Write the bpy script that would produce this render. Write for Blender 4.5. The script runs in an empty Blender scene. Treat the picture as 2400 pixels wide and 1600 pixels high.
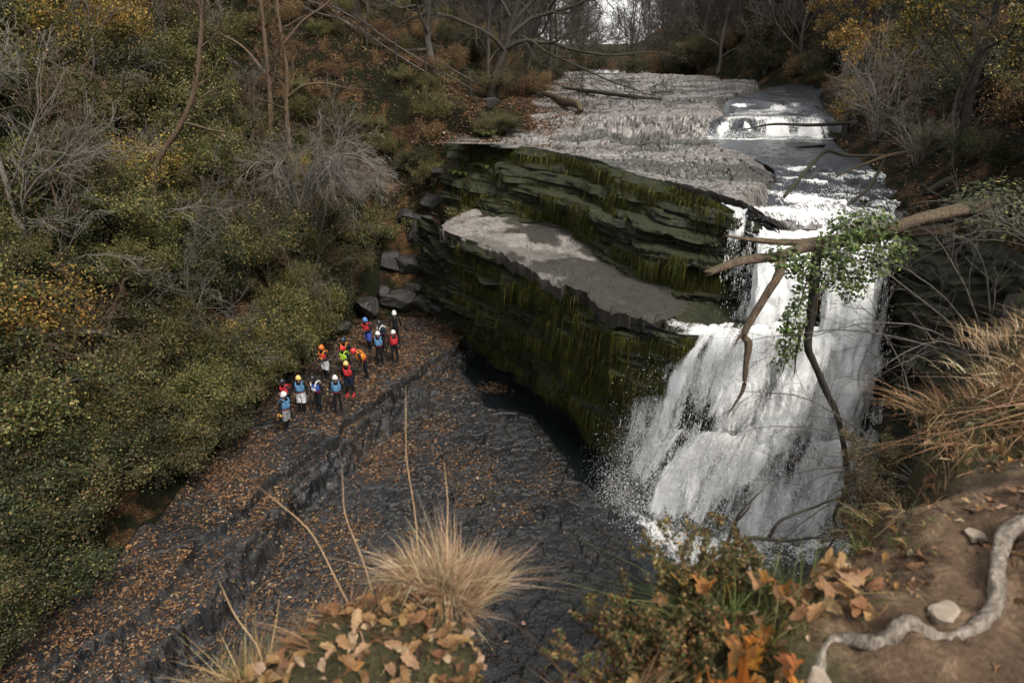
import bpy, math, random
import numpy as np
from mathutils import Vector, Matrix

SC = bpy.context.scene
COL = SC.collection
RNG = np.random.default_rng(11)
R = math.radians

# ------------------------------------------------------------------ camera
CAM_Z, PITCH, FPX = 15.0, R(24.3), 1600.0
cam_d = bpy.data.cameras.new('camera')
cam = bpy.data.objects.new('camera', cam_d)
COL.objects.link(cam)
cam.location = (0, 0, CAM_Z)
cam.rotation_euler = (math.pi / 2 - PITCH, 0, 0)
cam_d.sensor_width = 36.0
cam_d.lens = 36.0 * FPX / 2400.0
cam_d.clip_start = 0.05
cam_d.clip_end = 1500
cam_d.dof.use_dof = True
cam_d.dof.focus_distance = 23.0
cam_d.dof.aperture_fstop = 2.8
SC.camera = cam

# ------------------------------------------------------------------ light
SUN_DIR = Vector((0.34, -0.52, 0.78)).normalized()      # towards the sun, veiled by cloud
wd = bpy.data.worlds.new('World'); SC.world = wd; wd.use_nodes = True
nt = wd.node_tree; nt.nodes.clear()
sky = nt.nodes.new('ShaderNodeTexSky'); sky.sky_type = 'NISHITA'; sky.sun_disc = False
sky.sun_elevation = math.asin(SUN_DIR.z)
sky.sun_rotation = math.atan2(SUN_DIR.x, SUN_DIR.y)
sky.air_density = 1.0; sky.dust_density = 4.0; sky.ozone_density = 1.0
hs = nt.nodes.new('ShaderNodeHueSaturation'); hs.inputs['Saturation'].default_value = 0.30
bg = nt.nodes.new('ShaderNodeBackground'); bg.inputs['Strength'].default_value = 0.15
out = nt.nodes.new('ShaderNodeOutputWorld')
cl = nt.nodes.new('ShaderNodeMix'); cl.data_type = 'RGBA'; cl.inputs[0].default_value = 0.66      # even cloud cover over the clear sky
cl.inputs[7].default_value = (2.93, 2.89, 2.82, 1)
nt.links.new(sky.outputs[0], hs.inputs['Color']); nt.links.new(hs.outputs[0], cl.inputs[6]); nt.links.new(cl.outputs[2], bg.inputs[0]); nt.links.new(bg.outputs[0], out.inputs[0])
sun_d = bpy.data.lights.new('sun', 'SUN'); sun_d.energy = 1.5; sun_d.angle = R(14); sun_d.color = (1.0, 0.94, 0.86)
sun = bpy.data.objects.new('sun', sun_d); COL.objects.link(sun)
sun.rotation_euler = (-SUN_DIR).to_track_quat('-Z', 'Y').to_euler()
SC.view_settings.view_transform = 'Standard'
SC.view_settings.look = 'None'
SC.view_settings.exposure = 1.6
SC.view_settings.gamma = 1.0
SC.view_settings.use_curve_mapping = False
SC.cycles.use_denoising = True
SC.cycles.use_adaptive_sampling = True
SC.cycles.adaptive_threshold = 0.03
SC.cycles.max_bounces = 4
SC.cycles.diffuse_bounces = 3
SC.cycles.glossy_bounces = 2
SC.cycles.transparent_max_bounces = 16
SC.cycles.sample_clamp_indirect = 4.0

# ------------------------------------------------------------------ numpy noise
def _hash(ix, iy, iz, seed):
    h = (ix.astype(np.int64) * 374761393 + iy.astype(np.int64) * 668265263 + iz.astype(np.int64) * 2147483647 + seed * 1274126177) & 0xFFFFFFFF
    h = ((h ^ (h >> 13)) * 1274126177) & 0xFFFFFFFF
    h = ((h ^ (h >> 16)) * 2246822519) & 0xFFFFFFFF
    return ((h ^ (h >> 15)) & 0xFFFFFF) / float(0xFFFFFF)

def vnoise(x, y, z=None, seed=0):
    x = np.asarray(x, float); y = np.asarray(y, float)
    z = np.zeros_like(x) if z is None else np.asarray(z, float)
    x, y, z = np.broadcast_arrays(x, y, z)
    xi, yi, zi = np.floor(x), np.floor(y), np.floor(z)
    fx, fy, fz = x - xi, y - yi, z - zi
    fx = fx * fx * (3 - 2 * fx); fy = fy * fy * (3 - 2 * fy); fz = fz * fz * (3 - 2 * fz)
    r = 0
    for a in (0, 1):
        for b in (0, 1):
            for c in (0, 1):
                w = (fx if a else 1 - fx) * (fy if b else 1 - fy) * (fz if c else 1 - fz)
                r = r + w * _hash(xi + a, yi + b, zi + c, seed)
    return r * 2 - 1

def fbm(x, y, z=None, oct=4, seed=0, gain=0.5):
    r, a, s = 0, 1.0, 1.0
    z0 = np.zeros_like(np.asarray(x, float)) if z is None else z
    for i in range(oct):
        r = r + a * vnoise(np.asarray(x) * s, np.asarray(y) * s, np.asarray(z0) * s, seed + i * 17)
        a *= gain; s *= 2.03
    return r

def worley(x, y, seed=0, jit=0.9):
    xi, yi = np.floor(x), np.floor(y)
    f1 = np.full(x.shape, 9.0); f2 = np.full(x.shape, 9.0); cid = np.zeros(x.shape)
    for a in (-1, 0, 1):
        for b in (-1, 0, 1):
            cx, cy = xi + a, yi + b
            px = cx + .5 + jit * (_hash(cx, cy, cx * 0 + 1, seed) - .5)
            py = cy + .5 + jit * (_hash(cx, cy, cx * 0 + 2, seed) - .5)
            d = np.hypot(x - px, y - py)
            nearer = d < f1
            f2 = np.where(nearer, f1, np.minimum(f2, d))
            cid = np.where(nearer, _hash(cx, cy, cx * 0 + 3, seed), cid)
            f1 = np.where(nearer, d, f1)
    return f1, f2, cid

def sstep(a, b, x):
    t = np.clip((np.asarray(x, float) - a) / (b - a), 0, 1)
    return t * t * (3 - 2 * t)

# ------------------------------------------------------------------ mesh helpers
def mesh_np(name, V, faces, col=None, smooth=False, uv=None):
    """V (n,3); faces: list of int arrays (m,k); col: face colours (list aligned) or point colours."""
    V = np.ascontiguousarray(V, dtype=np.float32)
    if not isinstance(faces, (list, tuple)): faces = [faces]
    faces = [np.asarray(f, dtype=np.int32) for f in faces if len(f)]
    me = bpy.data.meshes.new(name)
    me.vertices.add(len(V)); me.vertices.foreach_set('co', V.ravel())
    loops = np.concatenate([f.ravel() for f in faces])
    tot = np.concatenate([np.full(len(f), f.shape[1], np.int32) for f in faces])
    start = np.concatenate([[0], np.cumsum(tot)[:-1]]).astype(np.int32)
    me.loops.add(len(loops)); me.loops.foreach_set('vertex_index', loops)
    me.polygons.add(len(tot)); me.polygons.foreach_set('loop_start', start)
    try: me.polygons.foreach_set('loop_total', tot)
    except Exception: pass
    me.polygons.foreach_set('use_smooth', np.full(len(tot), smooth))
    if col is not None:
        col = np.asarray(col, np.float32)
        dom = 'FACE' if len(col) == len(tot) else 'POINT'
        at = me.attributes.new('Col', 'FLOAT_COLOR', dom)
        c4 = np.ones((len(col), 4), np.float32); c4[:, :col.shape[1]] = col
        at.data.foreach_set('color', c4.ravel())
    if uv is not None:
        at = me.attributes.new('flow', 'FLOAT_VECTOR', 'POINT')
        at.data.foreach_set('vector', np.ascontiguousarray(uv, np.float32).ravel())
    me.update(calc_edges=True)
    return me

def ob(name, me, mat=None, parent=None, loc=None, rotz=None, label=None, cat=None, group=None, kind=None):
    o = bpy.data.objects.new(name, me)
    COL.objects.link(o)
    if me is not None and mat is not None and len(me.materials) == 0:
        for m in (mat if isinstance(mat, (list, tuple)) else [mat]): me.materials.append(m)
    if parent is not None: o.parent = parent
    if loc is not None: o.location = loc
    if rotz is not None: o.rotation_euler = (0, 0, rotz)
    if label: o['label'] = label
    if cat: o['category'] = cat
    if group: o['group'] = group
    if kind: o['kind'] = kind
    return o

def grid_faces(n, m, mask=None):
    i = np.arange(n - 1)[:, None] * m + np.arange(m - 1)[None, :]
    f = np.stack([i, i + m, i + m + 1, i + 1], -1).reshape(-1, 4)
    return f if mask is None else f[mask.reshape(-1)]

def compact(V, F, *extra):
    used = np.unique(F)
    mp = np.full(len(V), -1, np.int64); mp[used] = np.arange(len(used))
    return (V[used], mp[F]) + tuple(e[used] for e in extra)

def norm(v):
    return v / np.maximum(np.linalg.norm(v, axis=-1, keepdims=True), 1e-9)

def tubes(P, Rd, k=4, cap=True):
    """P (B,n,3), Rd (B,n) -> V, F (quads)"""
    B, n, _ = P.shape
    T = np.gradient(P, axis=1); T = norm(T)
    ref = np.where(np.abs(T[:, :1, 2:3]) > .8, np.array([[[1., 0, 0]]]), np.array([[[0., 0, 1]]]))
    U = norm(np.cross(T, np.broadcast_to(ref, T.shape))); W = np.cross(T, U)
    a = np.arange(k) * 2 * np.pi / k
    ring = U[:, :, None, :] * np.cos(a)[None, None, :, None] + W[:, :, None, :] * np.sin(a)[None, None, :, None]
    V = P[:, :, None, :] + ring * Rd[:, :, None, None]
    V = V.reshape(-1, 3)
    b = np.arange(B)[:, None, None] * n * k
    i = np.arange(n - 1)[None, :, None] * k
    j = np.arange(k)[None, None, :]
    j2 = (j + 1) % k
    F = np.stack([b + i + j, b + i + j2, b + i + k + j2, b + i + k + j], -1).reshape(-1, 4)
    return V, F

class Acc:
    def __init__(s): s.V = []; s.F = []; s.C = []; s.n = 0
    def add(s, V, F, C=None):
        V = np.asarray(V, float); F = np.asarray(F)
        if len(F) == 0: return
        s.V.append(V); s.F.append(F + s.n); s.n += len(V)
        if C is not None:
            C = np.asarray(C, float)
            if C.ndim == 1: C = np.tile(C, (len(F), 1))
            s.C.append(C)
    def mesh(s, name, smooth=False):
        ks = sorted(set(f.shape[1] for f in s.F))
        FF = [np.concatenate([f for f in s.F if f.shape[1] == k]) for k in ks]
        C = None
        if s.C: C = np.concatenate([np.concatenate([c for f, c in zip(s.F, s.C) if f.shape[1] == k]) for k in ks])
        return mesh_np(name, np.concatenate(s.V), FF, C, smooth)

def resample(pts, step):
    pts = np.asarray(pts, float)
    d = np.r_[0, np.cumsum(np.linalg.norm(np.diff(pts, axis=0), axis=1))]
    n = max(2, int(round(d[-1] / step)) + 1)
    t = np.linspace(0, d[-1], n)
    return np.stack([np.interp(t, d, pts[:, i]) for i in range(pts.shape[1])], -1)

def smooth_path(pts, n):
    """Catmull-Rom through pts, n samples"""
    P = np.asarray(pts, float); P = np.vstack([2 * P[0] - P[1], P, 2 * P[-1] - P[-2]])
    m = len(P) - 3
    t = np.linspace(0, m - 1e-6, n); i = np.floor(t).astype(int); f = (t - i)[:, None]
    p0, p1, p2, p3 = P[i], P[i + 1], P[i + 2], P[i + 3]
    return .5 * ((2 * p1) + (-p0 + p2) * f + (2 * p0 - 5 * p1 + 4 * p2 - p3) * f * f + (-p0 + 3 * p1 - 3 * p2 + p3) * f ** 3)

def leaves(C, N, size, ar=0.62, rng=RNG, fold=0.12):
    """kite shaped leaf quads, C centre (n,3), N normals (n,3), size (n,)"""
    n = len(C)
    N = norm(N)
    r = norm(rng.normal(size=(n, 3)))
    A = norm(np.cross(N, r)); Bv = np.cross(N, A)
    s = np.asarray(size)[:, None] * .5
    V = np.stack([C - A * s, C + Bv * s * ar - A * s * .1 + N * s * fold, C + A * s, C - Bv * s * ar - A * s * .1 + N * s * fold], 1).reshape(-1, 3)
    F = np.arange(4 * n).reshape(-1, 4)
    return V, F

def palette(n, cols, rng=RNG, var=.25):
    cols = np.asarray(cols, float)
    w = cols[:, 3] / cols[:, 3].sum()
    c = cols[rng.choice(len(cols), n, p=w), :3]
    return np.clip(c * (1 + rng.normal(size=(n, 1)) * var) * (1 + rng.normal(size=(n, 3)) * .06), .004, .9)

# ------------------------------------------------------------------ branching
def spawn(P, Rd, n, t0, t1, ang, ratio, wob, up, npts, rng, rratio=.55, jitter=.35, endr=.35, lmin=0.0):
    B, m, _ = P.shape
    L = np.linalg.norm(np.diff(P, axis=1), axis=2).sum(1)
    par = np.repeat(np.arange(B), n)
    t = t0 + (t1 - t0) * ((np.tile(np.arange(n), B) + rng.uniform(0, 1, B * n)) / n)
    x = t * (m - 1); i = np.minimum(np.floor(x).astype(int), m - 2); f = (x - i)[:, None]
    pos = P[par, i] * (1 - f) + P[par, i + 1] * f
    tan = norm(P[par, i + 1] - P[par, i])
    rr = Rd[par, i] * (1 - f[:, 0]) + Rd[par, i + 1] * f[:, 0]
    a = ang * (1 + jitter * rng.normal(size=B * n))
    perp = norm(np.cross(tan, norm(rng.normal(size=(B * n, 3)))))
    d = norm(tan * np.cos(a)[:, None] + perp * np.sin(a)[:, None])
    ln = np.maximum(L[par] * ratio * (1.15 - .6 * t) * rng.uniform(.6, 1.25, B * n), lmin)
    Q = np.zeros((B * n, npts, 3)); Q[:, 0] = pos
    st = (ln / (npts - 1))[:, None]
    for j in range(1, npts):
        d = norm(d + wob * rng.normal(size=d.shape) + np.array([0, 0, up]))
        Q[:, j] = Q[:, j - 1] + d * st
    r0 = np.minimum(rr * rratio * rng.uniform(.7, 1.1, B * n), rr * .9)
    RQ = r0[:, None] * np.linspace(1, endr, npts)[None, :]
    return Q, RQ

def trunk_path(base, top, r0, r1, n=9, wob=.1, rng=RNG):
    t = np.linspace(0, 1, n)[:, None]
    P = np.asarray(base, float) * (1 - t) + np.asarray(top, float) * t
    P[1:] += np.cumsum(rng.normal(size=(n - 1, 3)) * wob / math.sqrt(n), 0) * [1, 1, .3]
    r = r0 + (r1 - r0) * t[:, 0]; r[0] *= 1.35
    return P[None], r[None]

# ------------------------------------------------------------------ materials
MATS = {}
def mat(name, build):
    if name in MATS: return MATS[name]
    m = bpy.data.materials.new(name); m.use_nodes = True
    t = m.node_tree; t.nodes.clear()
    o = t.nodes.new('ShaderNodeOutputMaterial')
    build(t, o); MATS[name] = m
    return m
def nd(t, kind, **kw):
    n = t.nodes.new(kind)
    for k, v in kw.items():
        if k.startswith('i_'):
            n.inputs[k[2:].replace('_', ' ')].default_value = v
        else: setattr(n, k, v)
    return n
def ramp(t, fac, stops):
    r = nd(t, 'ShaderNodeValToRGB')
    e = r.color_ramp.elements
    while len(e) < len(stops): e.new(.5)
    for el, (p, c) in zip(e, stops):
        el.position = p; el.color = (*c, 1) if len(c) == 3 else c
    t.links.new(fac, r.inputs[0]); return r.outputs[0]
def noise(t, scale, detail=6, rough=.6, vec=None, dist=0.0):
    n = nd(t, 'ShaderNodeTexNoise'); n.inputs['Scale'].default_value = scale; n.inputs['Detail'].default_value = detail
    n.inputs['Roughness'].default_value = rough; n.inputs['Distortion'].default_value = dist
    if vec is not None: t.links.new(vec, n.inputs['Vector'])
    return n.outputs[0]
def objco(t, scale=(1, 1, 1)):
    c = nd(t, 'ShaderNodeTexCoord'); m = nd(t, 'ShaderNodeMapping'); m.inputs['Scale'].default_value = scale
    t.links.new(c.outputs['Object'], m.inputs[0]); return m.outputs[0]
def mix(t, fac, a, b, mode='MIX'):
    n = nd(t, 'ShaderNodeMix', data_type='RGBA', blend_type=mode)
    for s, v in ((0, fac), (6, a), (7, b)):
        if hasattr(v, 'links'): t.links.new(v, n.inputs[s])
        elif isinstance(v, (int, float)): n.inputs[s].default_value = v
        else: n.inputs[s].default_value = (*v, 1)
    return n.outputs[2]
def math_(t, op, a, b=None):
    n = nd(t, 'ShaderNodeMath', operation=op)
    for s, v in ((0, a), (1, b)):
        if v is None: continue
        if hasattr(v, 'links'): t.links.new(v, n.inputs[s])
        else: n.inputs[s].default_value = v
    return n.outputs[0]
def bump(t, h, strength=.5, dist=.05):
    b = nd(t, 'ShaderNodeBump'); b.inputs['Strength'].default_value = strength; b.inputs['Distance'].default_value = dist
    t.links.new(h, b.inputs['Height']); return b.outputs[0]
def pbsdf(t, o, color, rough=.8, normal=None, spec=.5):
    p = nd(t, 'ShaderNodeBsdfPrincipled')
    if hasattr(color, 'links'): t.links.new(color, p.inputs['Base Color'])
    else: p.inputs['Base Color'].default_value = (*color, 1)
    if hasattr(rough, 'links'): t.links.new(rough, p.inputs['Roughness'])
    else: p.inputs['Roughness'].default_value = rough
    p.inputs['Specular IOR Level'].default_value = spec
    if normal is not None: t.links.new(normal, p.inputs['Normal'])
    if o is not None: t.links.new(p.outputs[0], o.inputs[0])
    return p.outputs[0]

def M_plain(name, color, rough=.7, spec=.4, var=.25, scale=14):
    def b(t, o):
        n = noise(t, scale, 4, .6, objco(t))
        c = mix(t, n, tuple(x * (1 - var) for x in color), tuple(min(1, x * (1 + var)) for x in color))
        pbsdf(t, o, c, rough, None, spec)
    return mat(name, b)

def M_leaf(name, trans=.3, rough=.55, spec=.35, val=(.74, .48)):
    def b(t, o):
        a = nd(t, 'ShaderNodeAttribute', attribute_name='Col')
        oi = nd(t, 'ShaderNodeObjectInfo')
        hsv = nd(t, 'ShaderNodeHueSaturation')
        t.links.new(math_(t, 'ADD', math_(t, 'MULTIPLY', oi.outputs['Random'], val[1]), val[0]), hsv.inputs['Value'])
        t.links.new(math_(t, 'ADD', math_(t, 'MULTIPLY', oi.outputs['Random'], .03), .485), hsv.inputs['Hue'])
        t.links.new(a.outputs['Color'], hsv.inputs['Color'])
        p = pbsdf(t, None, hsv.outputs[0], rough, None, spec)
        tr = nd(t, 'ShaderNodeBsdfTranslucent'); t.links.new(hsv.outputs[0], tr.inputs[0])
        mx = nd(t, 'ShaderNodeMixShader'); mx.inputs[0].default_value = trans
        t.links.new(p, mx.inputs[1]); t.links.new(tr.outputs[0], mx.inputs[2]); t.links.new(mx.outputs[0], o.inputs[0])
    return mat(name, b)

def M_bark(name, c1, c2, scale=6, moss=0.0, rough=.85):
    def b(t, o):
        v = objco(t, (1, 1, .25))
        n = noise(t, scale, 4, .65, v, .6)
        c = ramp(t, n, [(.3, c1), (.7, c2)])
        if moss > 0:
            g = nd(t, 'ShaderNodeNewGeometry'); s = nd(t, 'ShaderNodeSeparateXYZ'); t.links.new(g.outputs['Normal'], s.inputs[0])
            f = math_(t, 'MULTIPLY', math_(t, 'ADD', s.outputs['Z'], .15), noise(t, 3, 5, .6, objco(t)))
            f = ramp(t, f, [(.25, (0, 0, 0)), (.5, (moss, moss, moss))])
            c = mix(t, f, c, (.03, .034, .010))
        pbsdf(t, o, c, rough, bump(t, n, .9, .03), .25)
    return mat(name, b)

def M_rock(name, c1, c2, c3, scale=2.5, rough=(.45, .8), bstr=.6, moss=None, leafy=0.0, crack=0.0, bdist=.05, mossn=.1, joint=None, spec=.5):
    def b(t, o):
        v = objco(t)
        n = noise(t, scale, 5, .62, v, .3); n2 = noise(t, scale * 9, 4, .7, v); n3 = noise(t, scale * .25, 4, .5, v)
        c = ramp(t, n, [(.3, c1), (.52, c2), (.72, c3)])
        c = mix(t, ramp(t, n2, [(.3, (0, 0, 0)), (.7, (1, 1, 1))]), c, mix(t, .5, c, (0, 0, 0)))
        c = mix(t, math_(t, 'MULTIPLY', n3, .45), c, c2)
        h = math_(t, 'ADD', n, math_(t, 'MULTIPLY', n2, .4))
        rg = ramp(t, n3, [(.35, (rough[0],) * 3), (.65, (rough[1],) * 3)])
        if moss is not None:
            mc = ramp(t, noise(t, 7, 3, .7, v), [(.3, tuple(x * .35 for x in moss)), (.7, moss)])
            g = nd(t, 'ShaderNodeNewGeometry'); s = nd(t, 'ShaderNodeSeparateXYZ'); t.links.new(g.outputs['Normal'], s.inputs[0])
            f = math_(t, 'ADD', noise(t, 1.6, 4, .65, v, .5), math_(t, 'MULTIPLY', s.outputs['Z'], mossn))
            c = mix(t, ramp(t, f, [(.44, (0, 0, 0)), (.58, (1, 1, 1))]), c, mc)
        if leafy > 0:
            lf = nd(t, 'ShaderNodeTexVoronoi'); lf.inputs['Scale'].default_value = 16; t.links.new(v, lf.inputs['Vector'])
            lc = ramp(t, lf.outputs['Color'], [(.2, (.022, .014, .008)), (.5, (.055, .03, .014)), (.8, (.12, .065, .03))])
            f = ramp(t, noise(t, .9, 3, .6, v), [(.55 - .25 * leafy, (0, 0, 0)), (.75 - .25 * leafy, (1, 1, 1))])
            c = mix(t, f, c, lc); h = math_(t, 'ADD', h, math_(t, 'MULTIPLY', lf.outputs['Distance'], .6))
        if crack > 0:
            vo = nd(t, 'ShaderNodeTexVoronoi', feature='DISTANCE_TO_EDGE'); vo.inputs['Scale'].default_value = crack
            mp = nd(t, 'ShaderNodeMapping'); mp.inputs['Scale'].default_value = (.6, 1.0, 1); t.links.new(v, mp.inputs[0])
            nv = mix(t, .12, mp.outputs[0], nd(t, 'ShaderNodeTexNoise').outputs[1], 'ADD')
            t.links.new(nv, vo.inputs['Vector'])
            e = ramp(t, vo.outputs['Distance'], [(.0, (.12, .12, .12)), (.03, (1, 1, 1))])
            c = mix(t, 1.0, c, e, 'MULTIPLY'); h = math_(t, 'ADD', h, e)
        if joint is not None:
            a = nd(t, 'ShaderNodeAttribute', attribute_name='Col'); c = mix(t, a.outputs['Fac'], c, joint)
        pbsdf(t, o, c, rg, bump(t, h, bstr, bdist), spec)
    return mat(name, b)

MAT_LEAF = M_leaf('leaf_tissue')
MAT_DRY = M_leaf('dry_leaf', .22, .7, .25, (.66, .15))
MAT_GRASS = M_leaf('dry_grass', .3, .6, .3, (.74, .12))
MAT_MOSS = M_leaf('moss_strands', .25, .9, .1, (.66, .1))
MAT_BARK_PALE = M_bark('pale_bark', (0.06667, 0.05939, 0.0497), (0.1758, 0.1576, 0.1334), 18)
MAT_BARK_GREY = M_bark('grey_bark', (0.03366, 0.02917, 0.02468), (0.1066, 0.09256, 0.07573), 16)
MAT_BARK_DARK = M_bark('dark_bark', (0.0126, 0.0112, 0.0091), (0.0455, 0.0378, 0.0294), 14, .5)
MAT_BARK_BROWN = M_bark('brown_bark', (0.03506, 0.02295, 0.01403), (0.1275, 0.08611, 0.05419), 16, .35)
MAT_BARK_FAR = M_bark('distant_bark', (0.03375, 0.02903, 0.02565), (0.08438, 0.07155, 0.06075), 10)
MAT_DEAD = M_bark('weathered_wood', (.03, .02, .013), (.165, .118, .08), 24, .45)
MAT_SLATE = M_rock('wet_slate', (.0036, .0036, .0037), (.0128, .0130, .0134), (.041, .0415, .0425), 2.6, (.25, .58), 1.0, bdist=.07, joint=(.0024, .0024, .0024))
MAT_BED = M_rock('river_bed_stone', (0.07636, 0.06805, 0.06045), (0.1527, 0.1371, 0.1238), (0.2444, 0.2228, 0.2016), 1.5, (.30, .6), .7, joint=(0.01425, 0.01443, 0.009064))
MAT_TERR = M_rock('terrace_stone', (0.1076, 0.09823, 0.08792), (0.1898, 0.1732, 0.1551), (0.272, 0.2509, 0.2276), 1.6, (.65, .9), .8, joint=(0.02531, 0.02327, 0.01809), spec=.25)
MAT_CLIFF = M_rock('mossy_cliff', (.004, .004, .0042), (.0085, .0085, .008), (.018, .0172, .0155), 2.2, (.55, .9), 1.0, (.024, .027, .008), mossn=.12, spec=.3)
MAT_BOULDER = M_rock('boulder_stone', (0.009112, 0.008355, 0.007598), (0.02531, 0.02329, 0.02076), (0.05063, 0.04658, 0.04201), 3.2, (.5, .85), .9, (0.01519, 0.01519, 0.006075), mossn=-.12, bdist=.08)
MAT_HILL = M_rock('leaf_litter_soil', (0.004725, 0.003938, 0.002756), (0.01103, 0.007875, 0.005119), (0.02205, 0.01496, 0.008663), .9, (.8, .95), .8, (0.00945, 0.01181, 0.003938), .2, spec=.08)

# ================================================================== THE SETTING
Z_BED, Z_UP, Z_MID, Z_LEDGE = 10.0, 10.9, 6.8, 1.3
# boundary of the gorge, walked from the left foot round the falls to the near cliff: x, y, slope of the ground behind it
GORGE = np.array([
    (-14.5, 2, 1.2), (-13.6, 9, 1.2), (-13.0, 12.5, 1.2), (-12.0, 15.8, 1.2), (-11.6, 20, 1.2), (-10.8, 25, 1.2), (-9.9, 30.3, 1.25),
    (-8.4, 34.0, 1.3), (-5.6, 35.0, 1.5), (-3.0, 34.6, 2.0), (-0.4, 34.6, 6), (2.0, 32.6, 6), (4.0, 28.6, 6), (5.4, 25.4, 6), (6.8, 23.2, 6), (8.2, 22.6, 6),
    (12.2, 22.6, 6), (12.1, 18.5, 3.5), (11.2, 14, 3.5), (8.6, 9.5, 4), (5.0, 6.6, 5), (3.2, 4.8, 6), (1.0, 3.2, 8), (-1.5, 2.4, 8), (-6, 1.5, 8), (-14.4, 1.5, 8)])

def gorge_dist(x, y):
    """signed distance to the gorge outline (positive outside) and the slope there"""
    x = np.asarray(x, float); y = np.asarray(y, float)
    best = np.full(x.shape, 1e9); sl = np.zeros(x.shape)
    inside = np.zeros(x.shape, bool)
    n = len(GORGE)
    for i in range(n):
        a, b = GORGE[i], GORGE[(i + 1) % n]
        ex, ey = b[0] - a[0], b[1] - a[1]
        t = np.clip(((x - a[0]) * ex + (y - a[1]) * ey) / (ex * ex + ey * ey), 0, 1)
        d = np.hypot(x - a[0] - t * ex, y - a[1] - t * ey)
        s = a[2] + (b[2] - a[2]) * t
        sl = np.where(d < best, s, sl); best = np.minimum(best, d)
        cond = ((a[1] > y) != (b[1] > y))
        with np.errstate(divide='ignore', invalid='ignore'):
            xc = a[0] + (y - a[1]) * ex / (ey if abs(ey) > 1e-9 else 1e-9)
        inside ^= cond & (x < xc)
    return np.where(inside, -best, best), sl

XR_Y = [-10, 2, 5, 9, 13, 18, 22, 27, 32, 38, 45, 57, 66, 80, 110, 200, 340]
XR_X = [3.5, 3.0, 4.5, 8.5, 11.2, 12.3, 13.2, 14.6, 15.2, 17.0, 19.0, 23.5, 22, 19, 20, 34, 58]
def river_right(y): return np.interp(y, XR_Y, XR_X)
XL_Y = [30, 34, 38, 44, 52, 60, 70, 90, 200, 340]
XL_X = [-1.5, -1.2, 0.2, 2.4, 3.2, 4.6, 6.4, 7.5, 13, 22]
def river_left(y): return np.interp(y, XL_Y, XL_X)

def ground(x, y, rough=True):
    x = np.asarray(x, float); y = np.asarray(y, float)
    s, sl = gorge_dist(x, y)
    rise = Z_LEDGE - .3 + sl * np.maximum(s, 0) + .7 * sstep(0, .7, s)
    bed = 9.55 + .9 * sstep(36, 41, y)
    lx = np.maximum(river_left(y) - x, 0)
    left = bed + .35 * np.minimum(lx, 1.6) + .62 * np.maximum(lx - 4.5, 0) * sstep(30, 36, y) + .62 * np.maximum(-4 - x, 0) * (1 - sstep(30, 36, y))
    rx = np.maximum(x - river_right(y), 0)
    base_r = np.interp(y, [2, 5, 9, 14, 19, 24], [13.2, 12.8, 12.0, 10.9, 10.2, 9.9])
    base_r = np.where(y > 24, np.maximum(bed + .2, 9.9), base_r)
    right = np.where(rx > 0, base_r + np.minimum(rx, 1.2) * .3 + .75 * np.maximum(rx - .6, 0), bed)
    cap = np.where(x < .5 * (river_left(y) + river_right(y)), left, right)
    cap = np.minimum(cap, 60)
    z = np.minimum(rise, cap)
    k = .9
    h = np.clip(.5 + .5 * (cap - rise) / k, 0, 1)
    z = cap * (1 - h) + rise * h - k * h * (1 - h)
    if rough:
        veg = sstep(0, 2.0, s) * np.clip((np.minimum(lx + rx, 2.0)) / 2.0, 0, 1)
        z = z + veg * (.35 * fbm(x * .35, y * .35, seed=5) + .10 * fbm(x * 1.7, y * 1.7, seed=9))
    return z

def terrain(name, x0, x1, y0, y1, step, keep, matl):
    xs = np.arange(x0, x1 + step, step); ys = np.arange(y0, y1 + step, step)
    X, Y = np.meshgrid(xs, ys, indexing='ij')
    Z = ground(X, Y)
    V = np.stack([X, Y, Z], -1).reshape(-1, 3)
    xc = (X[:-1, :-1] + X[1:, 1:]) / 2; yc = (Y[:-1, :-1] + Y[1:, 1:]) / 2
    F = grid_faces(len(xs), len(ys), keep(xc, yc))
    V, F = compact(V, F)
    return ob(name, mesh_np(name, V, F[:, ::1], smooth=True), matl, kind='structure')

terrain('hillside_left', -62, 8, 0, 100, .4, lambda x, y: (gorge_dist(x, y)[0] > -.45) & (x < river_left(y) + 1.2) & (y > 4), MAT_HILL)
terrain('hillside_right', 2, 80, 3.4, 100, .4, lambda x, y: (gorge_dist(x, y)[0] > -.45) & (x > river_right(y) - 1.6) & ~((x < 4.2) & (y < 4.6)), MAT_HILL)
terrain('far_hills', -130, 160, 100, 330, 4, lambda x, y: y > 0, MAT_HILL)

# ---- floor of the gorge with the raised ledge: one bedrock surface
def seg_side(poly, x, y):
    """signed distance to an open polyline, positive on its left-hand side walking along it"""
    best = np.full(x.shape, 1e9); sg = np.ones(x.shape)
    for a, b in zip(poly[:-1], poly[1:]):
        ex, ey = b[0] - a[0], b[1] - a[1]
        t = np.clip(((x - a[0]) * ex + (y - a[1]) * ey) / (ex * ex + ey * ey), 0, 1)
        dx, dy = x - a[0] - t * ex, y - a[1] - t * ey
        d = np.hypot(dx, dy)
        cr = ex * dy - ey * dx
        up = d < best - 1e-9
        sg = np.where(up, np.sign(cr), sg); best = np.where(up, d, best)
    return best * sg
EDGE_UP = [(-13.2, 2), (-12.0, 8.5), (-10.6, 12.0), (-9.6, 14.6), (-9.3, 17.0), (-8.6, 19.4), (-7.0, 22.3), (-5.5, 25.9), (-4.2, 28.2), (-2.9, 30.5), (-2.2, 33), (-2, 37)]
EDGE_LOW = [(-12.2, 2), (-10.6, 8.5), (-9.4, 11.6), (-8.6, 14.1), (-8.0, 17.0), (-7.6, 19.6), (-6.6, 22.0), (-5.2, 25.6), (-3.9, 28.0), (-2.6, 30.5), (-2.0, 33), (-1.8, 37)]
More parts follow.
